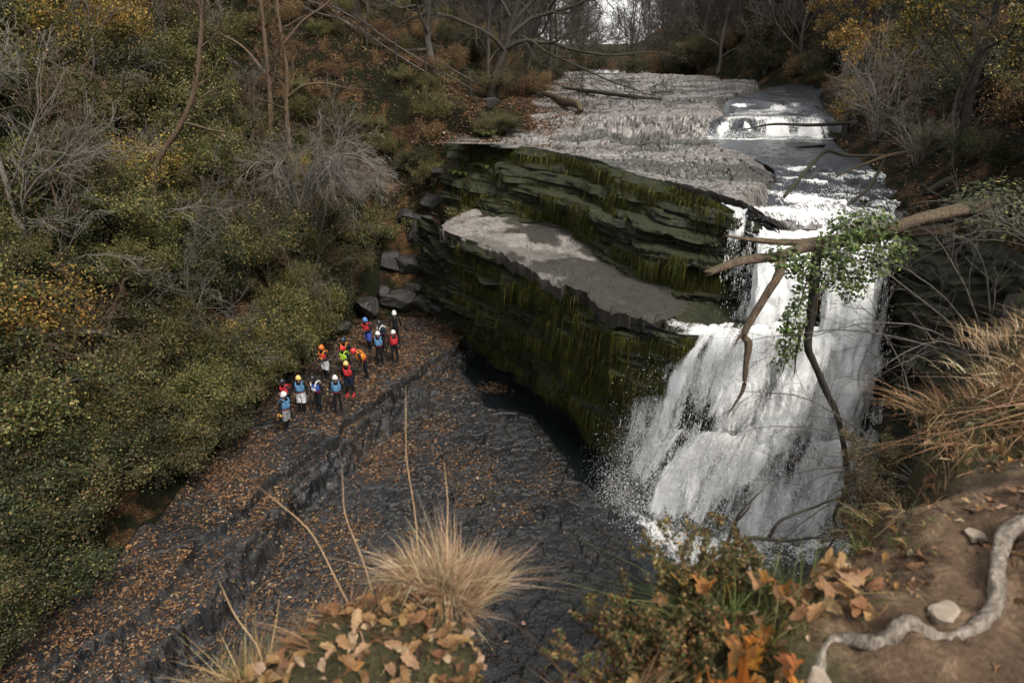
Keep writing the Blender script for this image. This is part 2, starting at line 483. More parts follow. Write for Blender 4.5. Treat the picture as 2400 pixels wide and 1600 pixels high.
EDGE_POOL = [(-4, 2), (-1.2, 9.5), (1.2, 12), (3.6, 15.5), (4.0, 17.6), (3.6, 19.4), (2.4, 20.9), (1.0, 25.6), (-1.2, 26.2), (-1.6, 27.6), (-2.4, 30.0), (-2.0, 33)]
def terr(h, st, sharp=.22):
    """bedding: turn a smooth relief into flat steps of height st with steep risers"""
    q = h / st; f = np.floor(q); r = q - f
    return (f + sstep(.5 - sharp, .5 + sharp, r)) * st
def cracks(x, y, sc, seed, w=.03):
    """1 along wandering joint lines"""
    a = fbm(x * sc, y * sc, seed=seed, oct=4); b = fbm(x * sc * .8 + 7, y * sc * 1.3, seed=seed + 50, oct=4)
    return np.maximum(sstep(w, w * .3, np.abs(a)), sstep(w, w * .3, np.abs(b)))
def floor_z(x, y, fine=True, mask=False):
    w = .45 * fbm(x * .5, y * .5, seed=31, oct=3) + .10 * fbm(x * 2.2, y * 2.2, seed=32, oct=3)
    bq = worley(x * .75 + 3 + .2 * w, y * .75 + .2 * w, 33)[2]; blocky = .30 * (bq - .5)
    du = seg_side(EDGE_UP, x, y) + .45 * w + blocky; dl = seg_side(EDGE_LOW, x, y) + .45 * w + blocky; dp = seg_side(EDGE_POOL, x, y) + .45 * w
    z = .34 * sstep(-.03, .05, du)
    for i_ in range(4):                                                    # the main step breaks back bed by bed
        z = z + .145 * sstep(-.03, .04, dl - .10 * (i_ - 1.5) + .22 * fbm(x * .9 + i_ * 5.3, y * .9, seed=45 + i_, oct=3) + .30 * (worley(x * 1.1 + i_ * 3.1, y * 1.1, 48 + i_)[2] - .5))
    z = z - .55 * sstep(.10, -.35, dp) - .04 * sstep(.5, 0, dp)
    z = z - .42 * np.exp(-((dl + .40) / .40) ** 2) * (y < 25)             # channel below the ledge
    low = sstep(.05, -.25, dl)
    z = z + terr(.16 * fbm(x * .22, y * .22, seed=36, oct=4), .05) * (.5 + .5 * low)
    m = 0
    if fine:
        wx = x + .12 * fbm(x * 1.1, y * 1.1, seed=34, oct=2); wy = y + .12 * fbm(x * 1.1 + 9, y * 1.1, seed=35, oct=2)
        qx, qy = .8 * wx + .6 * wy, -.6 * wx + .8 * wy
        f1, f2, cid = worley(qx * .9, qy * 1.5, 37, .8)
        g1, g2, gid = worley(qx * 2.2, qy * 3.4, 38, .85)
        c1 = sstep(.09, .02, f2 - f1); c2 = sstep(.13, .03, g2 - g1) * (gid > .15)
        z = z + low * ((cid - .5) * .07 - .08 * c1 + (gid - .5) * .03 - .035 * c2)
        ck = cracks(wx, wy, .28, 40, .022)
        h1, h2, hid = worley(wx * .45, wy * .38, 42)
        z = z + (1 - low) * ((hid - .5) * .05 - .10 * ck - .05 * sstep(.03, 0, h2 - h1) + .012 * fbm(x * 3, y * 3, seed=41, oct=3))
        z = z + .012 * fbm(x * 7, y * 7, seed=39, oct=2)
        m = np.maximum(low * np.maximum(c1, c2 * .6), (1 - low) * ck)
    return (z, m) if mask else z
xs = np.arange(-14.4, 4.6, .06); ys = np.arange(7.5, 37, .07)
X, Y = np.meshgrid(xs, ys, indexing='ij'); Zf, Mf = floor_z(X, Y, True, True)
xc = X[:-1, :-1]; yc = Y[:-1, :-1]
V = np.stack([X, Y, Zf], -1).reshape(-1, 3)
F = grid_faces(len(xs), len(ys), (gorge_dist(xc, yc)[0] < 1.0) & (Zf[:-1, :-1] > -.62))
V, F, Mf = compact(V, F, Mf.reshape(-1, 1).repeat(3, 1))
ob('gorge_floor', mesh_np('gorge_floor', V, F, Mf, smooth=False), MAT_SLATE, kind='structure')

# ---- still pool water
def M_water():
    def b(t, o):
        v = objco(t)
        h = noise(t, 5, 5, .6, v, .4)
        pbsdf(t, o, (.006, .008, .009), .07, bump(t, h, .25, .03), .5)
    return mat('dark_water', b)
xs = np.linspace(-4, 13, 60); ys = np.linspace(8, 34, 90)
X, Y = np.meshgrid(xs, ys, indexing='ij')
Zp = -.16 + .012 * fbm(X * 2, Y * 2, seed=44)
ob('pool_water', mesh_np('pool_water', np.stack([X, Y, Zp], -1).reshape(-1, 3), grid_faces(60, 90), smooth=True), M_water(), kind='structure')
xs = np.linspace(-16, 14, 40); ys = np.linspace(0, 38, 40)
X, Y = np.meshgrid(xs, ys, indexing='ij')
ob('gorge_bottom', mesh_np('gorge_bottom', np.stack([X, Y, X * 0 - .7], -1).reshape(-1, 3), grid_faces(40, 40), np.zeros((1600, 3))), MAT_SLATE, kind='structure')

# ---- cliffs: swept strips with beds of rock standing proud
def cliff(name, bot, top, zb, zt, seed, undercut=None, step=.06, matl=MAT_CLIFF, amp=1.0, zfun=None):
    n = int(sum(np.linalg.norm(np.diff(np.asarray(bot, float), axis=0), axis=1)) / step)
    bp = smooth_path(np.asarray(bot, float), n); tp = smooth_path(np.asarray(top, float), n)
    m = int(abs(np.max(zt) - np.min(zb)) / step) + 2
    u = np.linspace(0, 1, n); v = np.linspace(0, 1, m)
    U, Vv = np.meshgrid(u, v, indexing='ij')
    Pxy = bp[:, None, :2] * (1 - Vv[..., None]) + tp[:, None, :2] * Vv[..., None]
    zbv = np.interp(u, np.linspace(0, 1, len(zb)), zb) if hasattr(zb, '__len__') else np.full(n, zb)
    ztv = np.interp(u, np.linspace(0, 1, len(zt)), zt) if hasattr(zt, '__len__') else np.full(n, zt)
    Z = zbv[:, None] * (1 - Vv) + ztv[:, None] * Vv
    tan = norm(np.gradient(bp[:, :2], axis=0)); nrm = np.stack([tan[:, 1], -tan[:, 0]], -1)   # towards the open side
    L = U * np.linalg.norm(np.diff(bp[:, :2], axis=0), axis=1).sum()
    wz = Z + .12 * fbm(L * .25, Z * .4, seed=seed, oct=3)
    rs = np.random.default_rng(seed)
    cuts = np.cumsum(rs.uniform(.16, .58, 60)) - 2
    lay = np.searchsorted(cuts, wz)
    f = wz - cuts[np.clip(lay - 1, 0, 59)]
    prot = vnoise(L * .40, lay * 7.3, seed=seed + 3) * .42 + vnoise(L * 1.4, lay * 5.1, seed=seed + 4) * .20
    thin = np.floor(wz / .13 + .6 * vnoise(L * .8, wz * .7, seed=seed + 8)); prot = prot + .10 * vnoise(L * 1.1, thin * 3.7, seed=seed + 9) + .06 * (worley(L * 1.6, thin * .77 + .5, seed + 10)[2] - .5)
    d = prot - .16 * np.exp(-(f / .06) ** 2)
    d = d + .20 * fbm(L * .3, Z * .3, seed=seed + 5, oct=3) + .05 * fbm(L * 3.2, Z * 3.2, seed=seed + 6, oct=3)
    d = d * amp * (1 - .75 * sstep(.93, 1.0, Vv))
    if undercut is not None: d = d - undercut(U, Vv, L, Z)
    P = np.dstack([Pxy + nrm[:, None, :] * d[..., None], Z[..., None]])
    o = ob(name, mesh_np(name, P.reshape(-1, 3), grid_faces(n, m), smooth=False), matl, kind='structure')
    return P, nrm

# lower tier; the walk goes left to right seen from the open side, so the open side is on the right hand
LOW_BOT = [(-5.2, 36), (-3.4, 33.4), (-2.6, 31.6), (-1.2, 29.6), (.6, 27.6), (2.0, 25.0), (3.3, 22.6), (4.6, 20.9), (6.4, 20.4), (9, 20.6), (12.6, 21.2)]
LOW_TOP = [(-5.0, 35.6), (-3.4, 32.4), (-2.9, 30.2), (-.7, 27.8), (.4, 25.8), (1.5, 23.9), (2.95, 21.75), (4.4, 20.0), (6.0, 19.5), (9, 19.9), (12.6, 20.4)]
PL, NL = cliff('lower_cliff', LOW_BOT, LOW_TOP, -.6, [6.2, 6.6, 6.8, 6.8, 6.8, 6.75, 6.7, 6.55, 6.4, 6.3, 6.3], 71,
               lambda U, Vv, L, Z: .9 * sstep(1.8, .2, Z) * sstep(.08, .2, U))
UP_BOT = [(-3.6, 36.0), (-1.8, 33.6), (-.9, 31.7), (1.25, 29.7), (2.8, 26.0), (3.75, 23.3), (5.3, 21.7), (7.0, 21.3), (9, 21.6), (12.6, 21.8)]
UP_TOP = [(-3.4, 38.4), (-1.6, 36.8), (.2, 34.4), (2.9, 31.1), (4.2, 28.4), (5.0, 26.7), (6.5, 23.6), (7.55, 22.0), (9, 21.9), (12.6, 22.0)]
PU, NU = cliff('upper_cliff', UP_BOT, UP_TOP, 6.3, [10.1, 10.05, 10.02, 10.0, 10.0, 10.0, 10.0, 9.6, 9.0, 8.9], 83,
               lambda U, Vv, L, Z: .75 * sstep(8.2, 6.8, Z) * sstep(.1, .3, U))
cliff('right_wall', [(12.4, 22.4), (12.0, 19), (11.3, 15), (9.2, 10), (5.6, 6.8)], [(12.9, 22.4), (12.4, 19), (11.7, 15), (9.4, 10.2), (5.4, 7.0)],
      -.6, [9.6, 10.0, 10.4, 11.4, 12.4], 97, None, .12)

# ---- middle terrace between the tiers
def strip_between(name, A, B, z, matl, n=330, m=80, amp=.05, seed=3):
    a = smooth_path(np.asarray(A, float), n); b = smooth_path(np.asarray(B, float), n)
    v = np.linspace(0, 1, m)[None, :, None]
    Ls = np.linspace(0, 14, n)
    cut = (.10 + .30 * (worley(Ls * 1.3, Ls * 0 + .5, seed)[2]) + .12 * vnoise(Ls * 3.1, Ls * 0, seed=seed))[:, None]
    a = a + norm(b - a) * (cut - .22)
    P = a[:, None, :] * (1 - v) + b[:, None, :] * v
    zz = np.interp(np.linspace(0, 1, n), np.linspace(0, 1, len(z)), z)[:, None] + amp * fbm(P[..., 0] * .8, P[..., 1] * .8, seed=seed, oct=4)
    ck = cracks(P[..., 0], P[..., 1], .5, seed, .028)
    zz = zz - .03 * ck + terr(.16 * fbm(P[..., 0] * .5, P[..., 1] * .9, seed=seed + 2, oct=4), .05, .15) - .22 * np.exp(-v[..., 0] / .035) * (vnoise(Ls * 2, Ls * 0, seed=seed + 4) * .5 + .5)[:, None]
    wet = sstep(.46, .58, np.linspace(0, 1, n)[:, None] + .22 * fbm(P[..., 0] * .8, P[..., 1] * .8, seed=seed + 5, oct=4) + .10 * (v[..., 0] - .4))
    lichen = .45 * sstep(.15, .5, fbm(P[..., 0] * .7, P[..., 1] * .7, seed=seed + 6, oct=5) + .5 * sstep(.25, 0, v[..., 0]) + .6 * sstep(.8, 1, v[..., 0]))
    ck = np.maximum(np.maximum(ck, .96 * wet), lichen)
    V = np.dstack([P, zz])
    sk = V[:, :1].copy(); sk[..., 2] -= .55; sk[..., :2] += (norm(b - a) * .18)[:, None, :]      # broken edge turned down
    V = np.concatenate([sk, V], 1); ck = np.concatenate([ck[:, :1] * 0 + .9, ck], 1); m += 1
    ob(name, mesh_np(name, V.reshape(-1, 3), grid_faces(n, m)[:, ::-1], ck.reshape(-1, 1).repeat(3, 1), smooth=False), matl, kind='structure')
    return V
jag = lambda pts, s: [(x + .12 * math.sin(i * 2.3 + s), y + .12 * math.cos(i * 1.7 + s)) for i, (x, y) in enumerate(pts)]
strip_between('rock_terrace', [(-3.5, 31.6), (-2.9, 30.2), (-2.2, 29.2), (-.85, 27.5), (.3, 25.5), (1.35, 23.7), (2.85, 21.5), (4.1, 20.15), (5.0, 20.2)],
              [(-3.3, 33.2), (-2.4, 33.8), (-1.2, 34.0), (.6, 33.2), (1.6, 32.4), (3.9, 28.0), (5.0, 25.4), (6.0, 23.4), (6.8, 22.6)],
              [6.5, 6.75, 6.86, 6.86, 6.86, 6.84, 6.80, 6.74, 6.62], MAT_TERR, seed=6)

# the step behind the fall, between the two tiers
a = smooth_path(np.array([(4.2, 20.6), (5.4, 19.9), (6.6, 19.75), (9, 20.1), (12.8, 20.6)]), 120); b = smooth_path(np.array([(4.6, 23.6), (5.9, 22.6), (7.2, 22.2), (9, 22.3), (12.8, 22.5)]), 120)
v = np.linspace(0, 1, 40)[None, :, None]; P = a[:, None] * (1 - v) + b[:, None] * v
Zs = 6.42 + .12 * fbm(P[..., 0] * 1.2, P[..., 1] * 1.2, seed=91, oct=4)
ob('rock_step', mesh_np('rock_step', np.dstack([P, Zs]).reshape(-1, 3), grid_faces(120, 40)[:, ::-1]), MAT_CLIFF, kind='structure')

# ---- upper river bed: broken, bedded sandstone
def bed_z(x, y, mask=False):
    wx = x + .5 * fbm(x * .5, y * .5, seed=51, oct=3); wy = y + .4 * fbm(x * .5 + 5, y * .5, seed=52, oct=3)
    side = sstep(2.5, 5.0, x - 1 + .1 * (y - 34))
    stepz = 0
    for i_ in range(5):                                                     # the step breaks back bed by bed
        sd = (y - 37.2 - .35 * i_) - .10 * (x - 8) + .7 * fbm(x * .35, y * .35, seed=53, oct=2) + .45 * fbm(x * 1.1 + 4 * i_, y * 1.1, seed=153 + i_, oct=3) + .5 * (worley(x * .9 + i_ * 2.7, y * .9, 160 + i_)[2] - .5)
        stepz = stepz + .18 * sstep(-.03, .05, sd)
    stepz = stepz * side + .9 * sstep(36, 42, y) * (1 - side)
    z = Z_BED + stepz
    f1, f2, cid = worley(wx * 1.05, wy * 1.55, 54)
    g1, g2, gid = worley(wx * 2.4, wy * 3.8, 55)
    c1 = sstep(.10, .02, f2 - f1); c2 = sstep(.12, .0, g2 - g1) * (gid > .4)
    bed = terr(.26 * fbm(x * .16, y * .30, seed=57, oct=5, gain=.55), .06, .12)
    z = z + bed + (cid - .5) * .10 - .12 * c1 + (gid - .5) * .05 - .06 * c2 + .018 * fbm(x * 4, y * 4, seed=58, oct=3)
    # each slab tilts so that one edge stands proud of its neighbour
    z = z + .12 * (f1 - .4) * (cid - .45)
    m = np.maximum(c1 * (cid > .12), .7 * c2) * sstep(-.45, .1, fbm(x * .4, y * .4, seed=56, oct=3))
    ck = cracks(wx * .45, wy * 1.5, .62, 156, .05); ck2 = cracks(wx * .5, wy * 1.9, 1.3, 157, .05)
    z = z - .07 * ck - .04 * ck2
    m = np.maximum(m, np.maximum(ck, .8 * ck2))
    m = np.maximum(m, .85 * sstep(.16, .42, fbm(x * .22, y * .6, seed=60, oct=5)))
    ch = river_chan(x, y)
    z = z - .75 * ch
    return (z, m) if mask else z
def river_chan(x, y):
    """1 in the water channel at the right-hand side of the bed"""
    xl = np.interp(y, [18, 22, 24, 27, 31, 36, 40, 46, 52, 58, 70], [7.7, 7.9, 8.9, 10.6, 11.0, 10.0, 11.6, 13.0, 16.2, 19.5, 24])
    return sstep(-.45, .6, x - xl + .35 * fbm(x * .6, y * .6, seed=59, oct=3))
nx, ny = 280, 540
uu = np.linspace(0, 1, nx); vv = np.linspace(0, 1, ny) ** 1.5
Yb = 21.5 + vv * 64
XL = np.where(Yb < 34.5, np.interp(Yb, [21.5, 22.0, 23.6, 26.7, 28.4, 31.1, 34.4, 36.8], [7.7, 7.55, 6.5, 5.0, 4.2, 2.9, .2, -1.6]), river_left(Yb) - 1.6)
XL = np.minimum(XL, np.interp(Yb, [21.5, 34.4, 36.5, 39, 44], [99, .2, -1.5, -1.6, .6]) if True else XL)
XRr = river_right(Yb) + .8
X = XL[None, :] * (1 - uu[:, None]) + XRr[None, :] * uu[:, None]; Y = np.broadcast_to(Yb[None, :], X.shape)
Z, Mb = bed_z(X, Y, True)
lipd = sstep(0, 1.6, uu[:, None] * (XRr - XL)[None, :]); nearlip = (1 - lipd) * (Y < 38)
Z = Z * (1 - nearlip) + (Z_BED + .03 + .35 * (Z - Z_BED)) * nearlip
X = np.vstack([X[:1] + .25 * (Yb < 34)[None, :] - 1.0 * (Yb >= 34)[None, :], X]); Y = np.vstack([Y[:1], Y]); Z = np.vstack([Z[:1] - np.interp(Yb, [21.5, 23, 25, 33.2, 34.2], [.25, .35, .6, .6, .0])[None, :], Z]); Mb = np.vstack([Mb[:1] * 0 + 1, Mb]); nx += 1      # turn the broken edge down over the cliff
ob('river_bed', mesh_np('river_bed', np.stack([X, Y, Z], -1).reshape(-1, 3), grid_faces(nx, ny), Mb.reshape(-1, 1).repeat(3, 1), smooth=False), MAT_BED, kind='structure')

# ================================================================== WATER
def M_rapids():
    def b(t, o):
        a = nd(t, 'ShaderNodeAttribute', attribute_name='Col')
        fl = nd(t, 'ShaderNodeAttribute', attribute_name='flow')
        mp = nd(t, 'ShaderNodeMapping'); mp.inputs['Scale'].default_value = (7, 1.6, 1); t.links.new(fl.outputs['Vector'], mp.inputs[0])
        n = noise(t, 2.2, 8, .72, mp.outputs[0], 1.2)
        f = math_(t, 'ADD', math_(t, 'MULTIPLY', a.outputs['Fac'], 1.0), math_(t, 'MULTIPLY', math_(t, 'SUBTRACT', n, .5), 2.2))
        f = ramp(t, f, [(.38, (0, 0, 0)), (.72, (1, 1, 1))])
        c = mix(t, f, (.018, .022, .027), (.83, .82, .79))
        rg = math_(t, 'ADD', math_(t, 'MULTIPLY', f, .6), .12)
        pbsdf(t, o, c, rg, bump(t, n, .7, .06), .5)
    return mat('river_water_foam', b)
MAT_RAPID = M_rapids()
def water_sheet(name, X, Y, Z, foam, flowv, matl=MAT_RAPID):
    n, m = X.shape
    V = np.stack([X, Y, Z], -1).reshape(-1, 3)
    c = np.repeat(np.clip(foam, 0, 1).reshape(-1, 1), 3, 1)
    return ob(name, mesh_np(name, V, grid_faces(n, m), c, True, flowv.reshape(-1, 3)), matl, kind='structure')
# lower reach: pool below the small cascade and the rapids down to the lip
RAP_Y = [20.9, 21.3, 22, 23, 24.5, 26.5, 28.5, 31, 33.5, 36, 37.5]
RAP_L = [8.2, 7.7, 7.5, 8.0, 8.8, 10.2, 10.8, 10.6, 9.8, 9.6, 9.6]
RAP_R = [12.3, 12.4, 12.6, 13.0, 14.2, 15.0, 15.4, 15.4, 15.6, 16.4, 17]
RAP_Z = [8.9, 9.12, 9.3, 9.42, 9.55, 9.72, 9.86, 9.98, 10.0, 10.0, 10.0]
n, m = 100, 330
Yv = np.linspace(20.9, 37.6, m); U = np.linspace(0, 1, n)[:, None]
xl, xr, zc = [np.interp(Yv, RAP_Y, a) for a in (RAP_L, RAP_R, RAP_Z)]
X = xl * (1 - U) + xr * U; Y = np.broadcast_to(Yv, X.shape).copy()
rough = sstep(30.5, 28, Y)
wxx = X + .5 * fbm(X * .8, Y * .8, seed=67, oct=3)
ridge = fbm(wxx * .8 + .45 * Y, Y * 1.1, seed=61, oct=5, gain=.55)
Z = zc + rough * (.11 * ridge + .05 * fbm(X * 4, Y * 4, seed=62, oct=3)) + (1 - rough) * .018 * fbm(X * 2.5, Y * 2.5, seed=63)
wave = .7 * np.exp(-((Y - 26.6 + .5 * (wxx - 11.5)) / .4) ** 2) + .6 * np.exp(-((Y - 28.6 - .3 * (wxx - 12)) / .3) ** 2) + np.exp(-((Y - 24.2 + .75 * (wxx - 10.5)) / .38) ** 2) + .8 * np.exp(-((Y - 22.6 + .35 * (wxx - 10.0)) / .30) ** 2)
Z = Z + .13 * wave * rough
foam = rough * (.04 + .50 * sstep(.0, .65, ridge) + .50 * wave) + .8 * np.exp(-((Y - 36.6 + .3 * ridge) / .35) ** 2) + .45 * sstep(22.0, 21.1, Y + .3 * ridge)
foam = foam - .2 * sstep(30, 32, Y) * (Y < 35.5) - .1 * (1 - rough)
water_sheet('river_water', X, Y, Z, foam, np.stack([X, Y * .7, Z], -1))
# small cascade, two chutes over a step, and the reach above it
n, m = 120, 160
Yv = np.linspace(36.4, 60, m) ; U = np.linspace(0, 1, n)[:, None]
xl = np.interp(Yv, [36, 38, 42, 46, 52, 60], [9.6, 10.4, 12.4, 13.6, 17.5, 22]); xr = np.interp(Yv, [36, 40, 46, 52, 60], [17.0, 18.2, 19.8, 22.5, 26])
X = xl * (1 - U) + xr * U; Y = np.broadcast_to(Yv, X.shape).copy()
bump_rock = .35 * np.exp(-((X - 12.2) / .9) ** 2 - ((Y - 37.5) / .6) ** 2)
yy = Y + 1.3 * fbm(X * .55, Y * .0, seed=64, oct=5) - .10 * (X - 13)
Z = 9.95 + .85 * sstep(36.7, 38.0, yy) + .35 * sstep(42, 44.5, yy) + .06 * fbm(X * 1.4, Y * 1.4, seed=65) + bump_rock
foam = 1.0 * np.exp(-((yy - 37.1) / .55) ** 2) * sstep(-.25, .25, fbm(X * .9, Y * .25, seed=66, oct=4)) - 1.4 * bump_rock + .42 * np.exp(-((yy - 43 + .8 * fbm(X * .6, Y * .3, seed=68, oct=3)) / .6) ** 2) * sstep(-.2, .3, fbm(X * .8, Y * .4, seed=69, oct=3)) + .30 * sstep(47, 41, Y) + .35 * fbm(X * .5, Y * 1.1, seed=70, oct=4) * sstep(50, 46, Y)
eu = np.minimum(U, 1 - U) * np.ones_like(X); foam = foam * sstep(.0, .16, eu + .05 * fbm(X * 1.5, Y * 1.5, seed=75, oct=3)) - .1 * sstep(.1, 0, eu); Z = Z - .25 * sstep(.06, 0, eu)
water_sheet('cascade_water', X, Y, Z, foam, np.stack([X, Y * 1.6, Z], -1))

# ---- the waterfall: falling sheets plus a great many separate drops thrown along the same arcs
G = 9.81
def M_drop():
    def b(t, o):
        d = nd(t, 'ShaderNodeBsdfDiffuse'); d.inputs[0].default_value = (.94, .94, .93, 1)
        l = nd(t, 'ShaderNodeBsdfTranslucent'); l.inputs[0].default_value = (.94, .94, .93, 1)
        m_ = nd(t, 'ShaderNodeMixShader'); m_.inputs[0].default_value = .45
        t.links.new(d.outputs[0], m_.inputs[1]); t.links.new(l.outputs[0], m_.inputs[2]); t.links.new(m_.outputs[0], o.inputs[0])
    return mat('white_drops', b)
MAT_DROP = M_drop()
def M_fall():
    def b(t, o):
        fl = nd(t, 'ShaderNodeAttribute', attribute_name='flow')
        mp = nd(t, 'ShaderNodeMapping'); mp.inputs['Scale'].default_value = (1, .18, 1); t.links.new(fl.outputs['Vector'], mp.inputs[0])
        n2 = noise(t, 9, 6, .7, mp.outputs[0], .5)
        c = ramp(t, n2, [(.3, (.74, .76, .77)), (.6, (.93, .93, .91))])
        p = pbsdf(t, None, c, .6, bump(t, n2, .6, .06), .3)
        tl = nd(t, 'ShaderNodeBsdfTranslucent'); t.links.new(c, tl.inputs[0])
        m1 = nd(t, 'ShaderNodeMixShader'); m1.inputs[0].default_value = .35; t.links.new(p, m1.inputs[1]); t.links.new(tl.outputs[0], m1.inputs[2])
        mp2 = nd(t, 'ShaderNodeMapping'); mp2.inputs['Scale'].default_value = (1, .16, 1); t.links.new(fl.outputs['Vector'], mp2.inputs[0])
        n3 = noise(t, 13, 5, .72, mp2.outputs[0], .5)
        mp3 = nd(t, 'ShaderNodeMapping'); mp3.inputs['Scale'].default_value = (1, .55, 1); t.links.new(fl.outputs['Vector'], mp3.inputs[0])
        n4 = noise(t, 26, 3, .7, mp3.outputs[0], .3)
        a_ = nd(t, 'ShaderNodeAttribute', attribute_name='Col')
        q = math_(t, 'ADD', a_.outputs['Fac'], math_(t, 'ADD', math_(t, 'MULTIPLY', math_(t, 'SUBTRACT', n3, .5), 1.5), math_(t, 'MULTIPLY', math_(t, 'SUBTRACT', n4, .5), 1.4)))
        al = ramp(t, q, [(.02, (0, 0, 0)), (.85, (1, 1, 1))])
        tp = nd(t, 'ShaderNodeBsdfTransparent')
        m2 = nd(t, 'ShaderNodeMixShader'); t.links.new(al, m2.inputs[0]); t.links.new(tp.outputs[0], m2.inputs[1]); t.links.new(m1.outputs[0], m2.inputs[2])
        t.links.new(m2.outputs[0], o.inputs[0])
    return mat('falling_water', b)
MAT_FALL = M_fall()
# each stream: lip polyline (x,y,z), launch velocity at its two ends, foam density, time of fall, drops
STREAMS = [
    dict(lip=[(8.0, 21.7, 9.25), (9.2, 21.35, 9.05), (10.6, 21.3, 9.0), (12.1, 21.5, 8.95)], v=[(-.35, -1.7, .1), (.0, -2.0, .1)], foam=.58, T=1.36, n=46000, sp=.26, layers=4, zmin=0),
    dict(lip=[(7.35, 22.1, 9.75), (8.1, 21.8, 9.3)], v=[(-.55, -.7, .2), (-.4, -1.2, .2)], foam=.15, T=.86, n=8000, sp=.22, layers=2, zmin=6.2),
    dict(lip=[(5.2, 21.0, 6.55), (5.35, 20.4, 6.5), (5.9, 19.9, 6.5), (6.7, 19.6, 6.5)], v=[(-1.1, -.25, .25), (-.85, -.95, .4)], foam=.24, T=1.20, n=22000, sp=.36, layers=3, zmin=0),
    dict(lip=[(6.2, 19.9, 6.5), (7.2, 19.6, 6.6), (8.6, 19.6, 6.6), (10.2, 19.7, 6.3)], v=[(-1.15, -1.25, .6), (-.1, -1.3, .4)], foam=.38, T=1.36, n=56000, sp=.42, layers=4, zmin=0),
    dict(lip=[(5.5, 19.2, 3.2), (7.0, 18.5, 3.4), (9.0, 18.4, 3.2), (11.3, 18.6, 3.2)], v=[(-1.5, -.5, .1), (.0, -.5, .1)], foam=.22, T=.80, n=16000, sp=.50, layers=2, zmin=0),
]
def clump(u, fl, si):
    """where the falling water is thick: strands drawn out along the fall"""
    return fbm(u * 1.7 + .25 * fl, fl * .26, seed=300 + si * 7, oct=4, gain=.6)
DV, DS, DD = [], [], []
for si, S in enumerate(STREAMS):
    lp = smooth_path(S['lip'], int(26 * np.linalg.norm(np.diff(np.array(S['lip']), axis=0), axis=1).sum())); n = len(lp); m = int(S['T'] * 130)
    u = np.linspace(0, 1, n)[:, None]; 
    wid = np.linalg.norm(np.diff(lp, axis=0), axis=1).sum()
    v0, v1 = np.array(S['v'][0]), np.array(S['v'][1])
    def traj(uu, tt, lp=lp, v0=v0, v1=v1):
        i = uu * (len(lp) - 1); k = np.clip(np.floor(i).astype(int), 0, len(lp) - 2); f = (i - k)[..., None]
        p = lp[k] * (1 - f) + lp[k + 1] * f
        vel = v0 * (1 - uu[..., None]) + v1 * uu[..., None]
        p = p + vel * tt[..., None]; p[..., 2] -= .5 * G * tt ** 2
        vt = vel.copy(); vt[..., 2] -= G * tt
        return p, vt
    for ly in range(S['layers']):
        tt = np.linspace(-.02, S['T'], m)[None, :] * np.ones((n, 1))
        UU = u * np.ones((1, m))
        P, vt = traj(UU, tt)
        fallen = .5 * G * tt ** 2
        off = (.10 + .22 * sstep(0, S['T'], tt)) * fbm(UU * wid * 1.3, fallen * .45, seed=200 + si * 9 + ly, oct=4) + .06 * fbm(UU * wid * 5, fallen * 1.6, seed=210 + si * 9 + ly, oct=3)
        P[..., 1] -= off + (ly - 1) * .16; P[..., 0] += .12 * fbm(UU * wid * 1.1, fallen * .5, seed=230 + si * 9 + ly, oct=3)
        P[..., 2] += .10 * fbm(UU * wid * 2, fallen, seed=240 + si * 9 + ly, oct=3)
        foam = S['foam'] + .06 - .10 * ly + .32 * vnoise(UU * wid * .9, fallen * .18, seed=250 + si) - .9 * sstep(.10, 0, UU) * (si != 0) - (1.0 * sstep(.55, 0, UU + .25 * vnoise(fallen * 1.3, UU * 3, seed=77)) if si == 2 else 0) - (.5 * sstep(.22, 0, UU) if si == 3 else 0) - .5 * sstep(.94, 1, UU) + (.12 if si in (0, 3) else -.35) * sstep(.1, 0, tt)
        foam = foam - (.25 * sstep(.45 * S['T'], S['T'], tt) if si in (0, 2, 3) else 0)
        flow = np.stack([UU * wid, fallen + ly * 7.7, np.full_like(UU, si * 3.1 + ly)], -1)
        dens = foam + 1.05 * clump(UU * wid, fallen, si) + .30 * fbm(UU * wid * 2.2, fallen * .5, seed=300 + ly * 11 + si, oct=3) + .22 * fbm(UU * wid * 7, fallen * 1.1, seed=320 + si * 5 + ly, oct=3, gain=.7)
        n_, m_ = UU.shape
        Fm = grid_faces(n_, m_, dens[:-1, :-1] > -.25)
        Vc, Fc, fc, dc = compact(P.reshape(-1, 3), Fm, flow.reshape(-1, 3), np.clip(dens, -.3, 1.5).reshape(-1, 1).repeat(3, 1))
        ob('waterfall', mesh_np('waterfall', Vc, Fc, dc, True, fc), MAT_FALL, kind='structure')
    # drops
    N = S['n'] * 2
    uu = RNG.uniform(-.02, 1.02, N); tt = S['T'] * np.sqrt(RNG.uniform(0, 1, N)) * .5 + S['T'] * RNG.uniform(0, 1, N) * .5
    fl_ = .5 * G * tt ** 2
    dens = clump(uu * wid, fl_, si) + .4 * fbm(uu * wid * 5, fl_ * 1.6, seed=280 + si, oct=2)
    keep = RNG.uniform(0, 1, N) < np.clip(.26 + 1.3 * dens, .03, 1)
    uu, tt = np.clip(uu[keep], 0, 1), tt[keep]
    P, vt = traj(uu, tt)
    wide = RNG.uniform(0, 1, len(uu)) < .22
    spread = S['sp'] * (.25 + tt / S['T']) * np.where(wide, 1.0, .22)
    P = P + RNG.normal(size=P.shape) * spread[:, None] * [.55, .75, .45]
    ok = P[:, 2] > S['zmin'] - .05
    DV.append(P[ok]); DD.append(norm(vt[ok])); DS.append((np.exp(RNG.normal(size=len(wide)) * .5) * np.where(wide, .0052, .0078))[ok])
